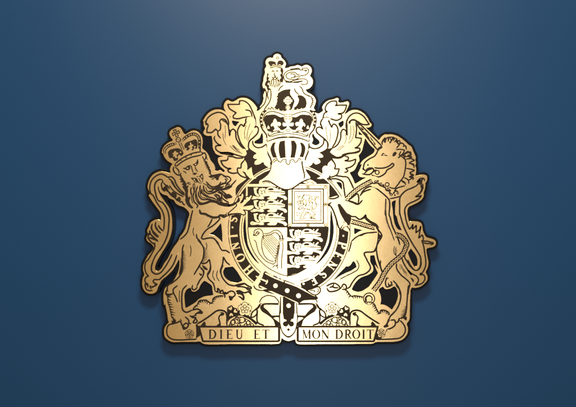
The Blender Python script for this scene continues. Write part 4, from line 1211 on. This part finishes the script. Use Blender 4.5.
# hooves
uni.lines(1.05, "@365,315 290,60 340,60 347,110 310,147 255,165", "@365,315 275,40 250,105 222,135 268,130", "@365,315 347,95 385,72 392,35", "@365,315 248,165 250,190", "@320,265 72,247 110,225 165,210 215,238 228,270 175,300 102,302 78,265", "@320,265 108,262 150,240 158,215", "@320,265 130,250 175,262 215,262", "@320,265 240,268 270,222 296,232 302,272 252,282", "@320,265 262,250 280,260")
uni.ink("@365,315 272,40 245,110 220,137 270,132 262,100 285,62", "@365,315 375,75 392,30 402,60", "@365,315 430,25 475,62 478,20", "@320,265 225,262 245,262 240,280")

collar = Part("coronet_collar", 4.2, uni)
collar.gold("@355,150 200,300 270,320 340,360 400,400 @360,180 400,60 460,100 440,165 350,215 290,160 230,110 130,70 100,30")
for a, b, r in ((178, 20, 1.5), (240, 46, 1.4), (268, 62, 1.2), (322, 104, 1.5), (358, 168, 1.6), (434, 152, 1.3), (388, 150, 1.0), (205, 12, 1.0)):
    collar.dot(360 + a / K, 180 + b / K, r, 1)
for a, b, r in ((180, 18, .5), (242, 46, .5), (322, 104, .55), (358, 170, .6), (434, 152, .5)):
    collar.dot(360 + a / K, 180 + b / K, r, 0)
collar.ring(360 + 312 / K, 180 + 52 / K, 1.9, 0.8)
for a, b, r in ((212, 40, 1.0), (285, 82, .9), (345, 120, 1.0), (338, 150, .8), (400, 175, .9), (412, 128, .9)):
    collar.dot(360 + a / K, 180 + b / K, r, 1)
collar.lines(0.9, "@360,180 335,80 360,92 400,95 420,72 462,20", "@360,180 395,150 402,120 425,95 520,65", "@360,180 340,215 400,205 460,188", "@360,180 130,30 160,40 200,35 230,62 260,75 290,90 300,118 335,130 350,150", "@360,180 405,100 415,125 440,135")
for path, cw in (("@325,170 245,340 310,275 390,212 480,158 540,128", 2.9),
                 ("@325,200 300,245 400,272 500,302 575,320", 2.8),
                 ("@395,210 10,285 60,300 110,345 135,400 @395,240 128,75 95,150 30,215 @360,240 365,270 290,365 @340,260 460,250 385,352", 2.9)):
    chain = Part("chain", 4.2, uni)
    chain.chain(path, cw)
chain = Part("chain_ring", 4.3, uni)
chain.dot(369.0, 298.6, 6.3, 0); chain.ring(369.0, 298.6, 5.6, 0.8); chain.dot(368.6, 299.0, 4.1, 1); chain.dot(369.0, 298.8, 2.5, 0); chain.dot(369.0, 301.8, 2.6, 0)
chain.fur("@365,285 -10,185 20,195 60,195 90,200", 0.9, 1.9, 1, 0.1, 0.4)

utail = Part("tail", 3.9, uni)
utail.gold("@395,180 55,403 55,210 75,170 130,120 200,90 285,0 @385,150 390,400 410,350 455,340 @395,180 310,60 300,180 230,240 150,280 112,330 110,403 @395,210 110,0 150,190 165,225 240,180 300,190 325,320 440,360 400,400 @395,240 330,80 350,230 340,320 @380,260 480,150 515,215 440,285 425,230 440,190 400,170 320,110 250,0 @395,240 75,200 110,190 160,290 220,345 290,260 290,190 180,0 @395,210 110,220 50,60")
utail.lines(1.0, "@395,180 52,403 53,300 55,210 75,170 130,120 200,90 250,60 290,0 @385,150 370,370 405,330 445,322", "@395,180 110,403 114,330 150,280 230,240 278,212 302,180c 270,190 235,192c 280,160 305,110 310,60", "@395,180 310,0 300,80 318,100 318,40", "@395,180 270,160 300,135 318,110", "@385,150 395,403 415,355 445,330 458,358",
    "@395,210 48,0 62,70 110,215 190,370 @395,240 250,120 290,190 297,250 275,330 235,350 190,320 140,250 108,192 118,150", "@395,210 110,0 125,110 150,190 167,222c 195,190c 205,165c 200,222c 245,178c 240,262c 288,220 295,185c 272,325c 312,290 325,335 320,358c 380,362 440,385 405,403",
    "@395,240 320,30 380,42 440,25", "@395,240 305,0 330,75 342,160 352,230 350,300 325,360 290,403 @380,260 470,150 455,172", "@395,240 75,200 100,270 150,350 190,403 @380,260 320,118 370,160 425,192 442,232 425,270 400,290",
    "@380,260 455,172 500,172 517,215 490,262 440,285 395,292", "@380,260 320,0 352,65 402,117 440,112 470,60 472,0")
utail.ink("@380,260 350,200 388,228 382,260 368,240", "@395,180 232,192 280,165 300,140 290,165", "@380,260 425,265 440,285 395,294")

# ================================================================ motto scroll, two halves
def scroll(right):
    m = (lambda s: P(s)) if not right else (lambda s: mir(s))
    p = Part("motto_scroll", 4.6)
    p.clip = False
    # inner fold beside the strap end
    p.gold(m("@235,290 255,220 295,165 510,160c 512,400c 490,430 300,430 265,380"))
    p.ink(m("@235,290 500,150c 505,172c 335,175 350,192 430,292 515,385 515,430 470,420 440,345 370,285 300,238 288,205 305,170 330,155"))
    p.gold(m("@235,290 330,190 345,182 512,182c 510,292c 430,298c 380,240"), m("@235,290 440,322c 515,320c 515,375c"))
    p.line(m("@235,290 425,304c 515,302c"), 1.3, taper=False)
    p.gold(m("@235,290 262,228 285,208 310,245 380,300 440,350 450,380 400,405 345,410 270,375"))
    p.lines(1.1, m("@235,290 258,225 262,372 335,408"), m("@235,290 235,225 262,210 295,168"))
    # outer fold
    p.gold(m("@195,290 30,390 100,345 180,290 250,240 300,235 352,255 367,290 367,420 60,425"))
    p.lines(1.1, m("@195,290 28,390 100,347 180,292 250,242 300,234 350,252 366,290 367,410"))
    p.line(m("@195,290 330,262 295,285 275,318 285,365 292,410"), 1.0)
    p.ink(m("@195,290 283,255c 320,255 340,268 330,290 300,298 308,275"), m("@195,315 55,135c 110,75 125,95 122,112 165,135c"), m("@195,315 232,132c 262,110 285,95 305,135c"))
    # front band
    p.gold(m("@195,315 40,128c @235,315 512,128c 512,308c @195,315 88,308c"))
    p.line(m("@195,315 42,134c @235,315 508,134c"), 1.25, taper=False)
    p.line(m("@195,315 90,302c @235,315 505,302c"), 1.25, taper=False)
    p.line(m("@195,315 45,125c 92,305c"), 1.3, taper=False)
    p.line(m("@235,315 508,130c 508,306c"), 1.5, taper=False)
    return p
sc_ = scroll(False)
l = Part("lettering", 5.0, sc_)
for ch, x, wx in (('D', 212.4, .92), ('I', 221.2, .95), ('E', 229.6, .95), ('U', 239.4, .9), ('E', 257.0, .95), ('T', 265.8, 1.0)):
    if x > 250 and ch == 'E':
        l = Part("lettering", 5.0, sc_)
    letter(l, ch, x, 334.2, 9.2, 0, 1, wx * 1.1, 0.98)
sc_ = scroll(True)
l = Part("lettering", 5.0, sc_)
for ch, x, wx in (('M', 306.6, .9), ('O', 316.2, .9), ('N', 325.3, .95), ('D', 338.9, .92), ('R', 348.2, .92), ('O', 356.2, .88), ('I', 363.5, .9), ('T', 370.2, .95)):
    if ch == 'D':
        l = Part("lettering", 5.0, sc_)
    letter(l, ch, x, 334.2, 9.2, 0, 1, wx * 1.1, 0.98)

# ================================================================ garter strap, buckle and hanging end
strap = Part("strap", 4.0, garter)
strap.ink("@235,265 305,150 350,70 450,120 576,180 @275,265 100,170 240,225 360,288 470,350 500,385c 470,400 330,410 @275,290 285,150c 190,130 0,50 @235,265 420,330 300,285 270,240")
strap.line("@235,265 348,92 450,145 576,195 @275,265 100,190 240,240 360,302 460,355", 1.35, 0)
strap.line("@235,265 283,240 420,308 576,375 @275,290 100,78 190,120 265,152", 1.35, 0)
for x, y, r in ((275.5, 285.7, 2.25), (287.2, 290.6, 2.25), (298.5, 295.7, 2.35)):
    strap.dot(x, y, r, 0)
strap.line("@235,265 430,120 480,112 530,150 545,160", 0.9, 0); strap.dot(278.5, 277.2, 1.0, 0); strap.dot(282.3, 279.0, 0.9, 0)
strap.line("@275,265 240,232 238,190 256,150 300,125 350,108 430,60", 1.5, 0)
strap.line("@275,265 280,152 330,140 400,110 470,65", 1.0, 0)
strap.shape("@275,265 360,290c 420,275 495,250 515,262 522,298 500,330 455,345", 0.9)
strap.lines(0.7, "@275,265 490,262 500,295 480,320", "@275,265 395,298 430,290 460,300 440,315")
buckle = Part("buckle", 4.5, garter)
buckle.line("@235,265 330,35 312,95 300,140", 2.5, 0, taper=False)
buckle.line("@235,265 285,178 255,215 228,258", 2.6, 0, taper=False)
buckle.line("@235,265 325,42 365,68 400,92 432,118", 1.6, 0)
buckle.line("@235,265 215,238 240,272 300,290 355,285 420,295", 1.1, 1)
buckle.line("@235,265 232,245 255,265 300,278 350,272", 1.6, 0)
buckle.line("@235,265 240,128 300,160 345,182 372,195", 1.5, 0)
buckle.line("@235,265 372,170 372,195 352,222", 1.2, 0)

pend = Part("strap_end", 5.2, garter)
pend.clip = False
pend.ink("@275,290 60,75c 110,80 200,125 255,150c 262,280 270,310c @275,315 262,60 250,150 220,215 155,262 90,215 60,150 45,40 45,0c")
pend.line("@275,290 80,82c 80,285c", 1.7, 0, taper=False)
pend.line("@275,290 236,148c 236,285c", 1.6, 0, taper=False)
pend.dot(288.6, 305.6, 2.2, 0)
pend.gold("@275,290 62,268c 92,275c 100,330c 130,345c @275,315 118,65 155,55 192,65 185,50c 215,40c 222,-15c 250,-20c 252,60 242,120 218,195 155,242 92,195 68,120 60,60")
pend.ink("@275,315 115,-30c 200,-30c 192,40 165,70 155,80 145,70 118,40c")
pend.dot(275 + 122 / K, 315 + 102 / K, 2.7, 1); pend.dot(275 + 188 / K, 315 + 102 / K, 2.7, 1); pend.dot(288.5, 321.9, 2.4, 1)
pend.ink("@275,315 155,145c 165,160 178,168c 165,176 155,192c 145,176 132,168c 145,160")

for p_ in PARTS:
    p_.build()
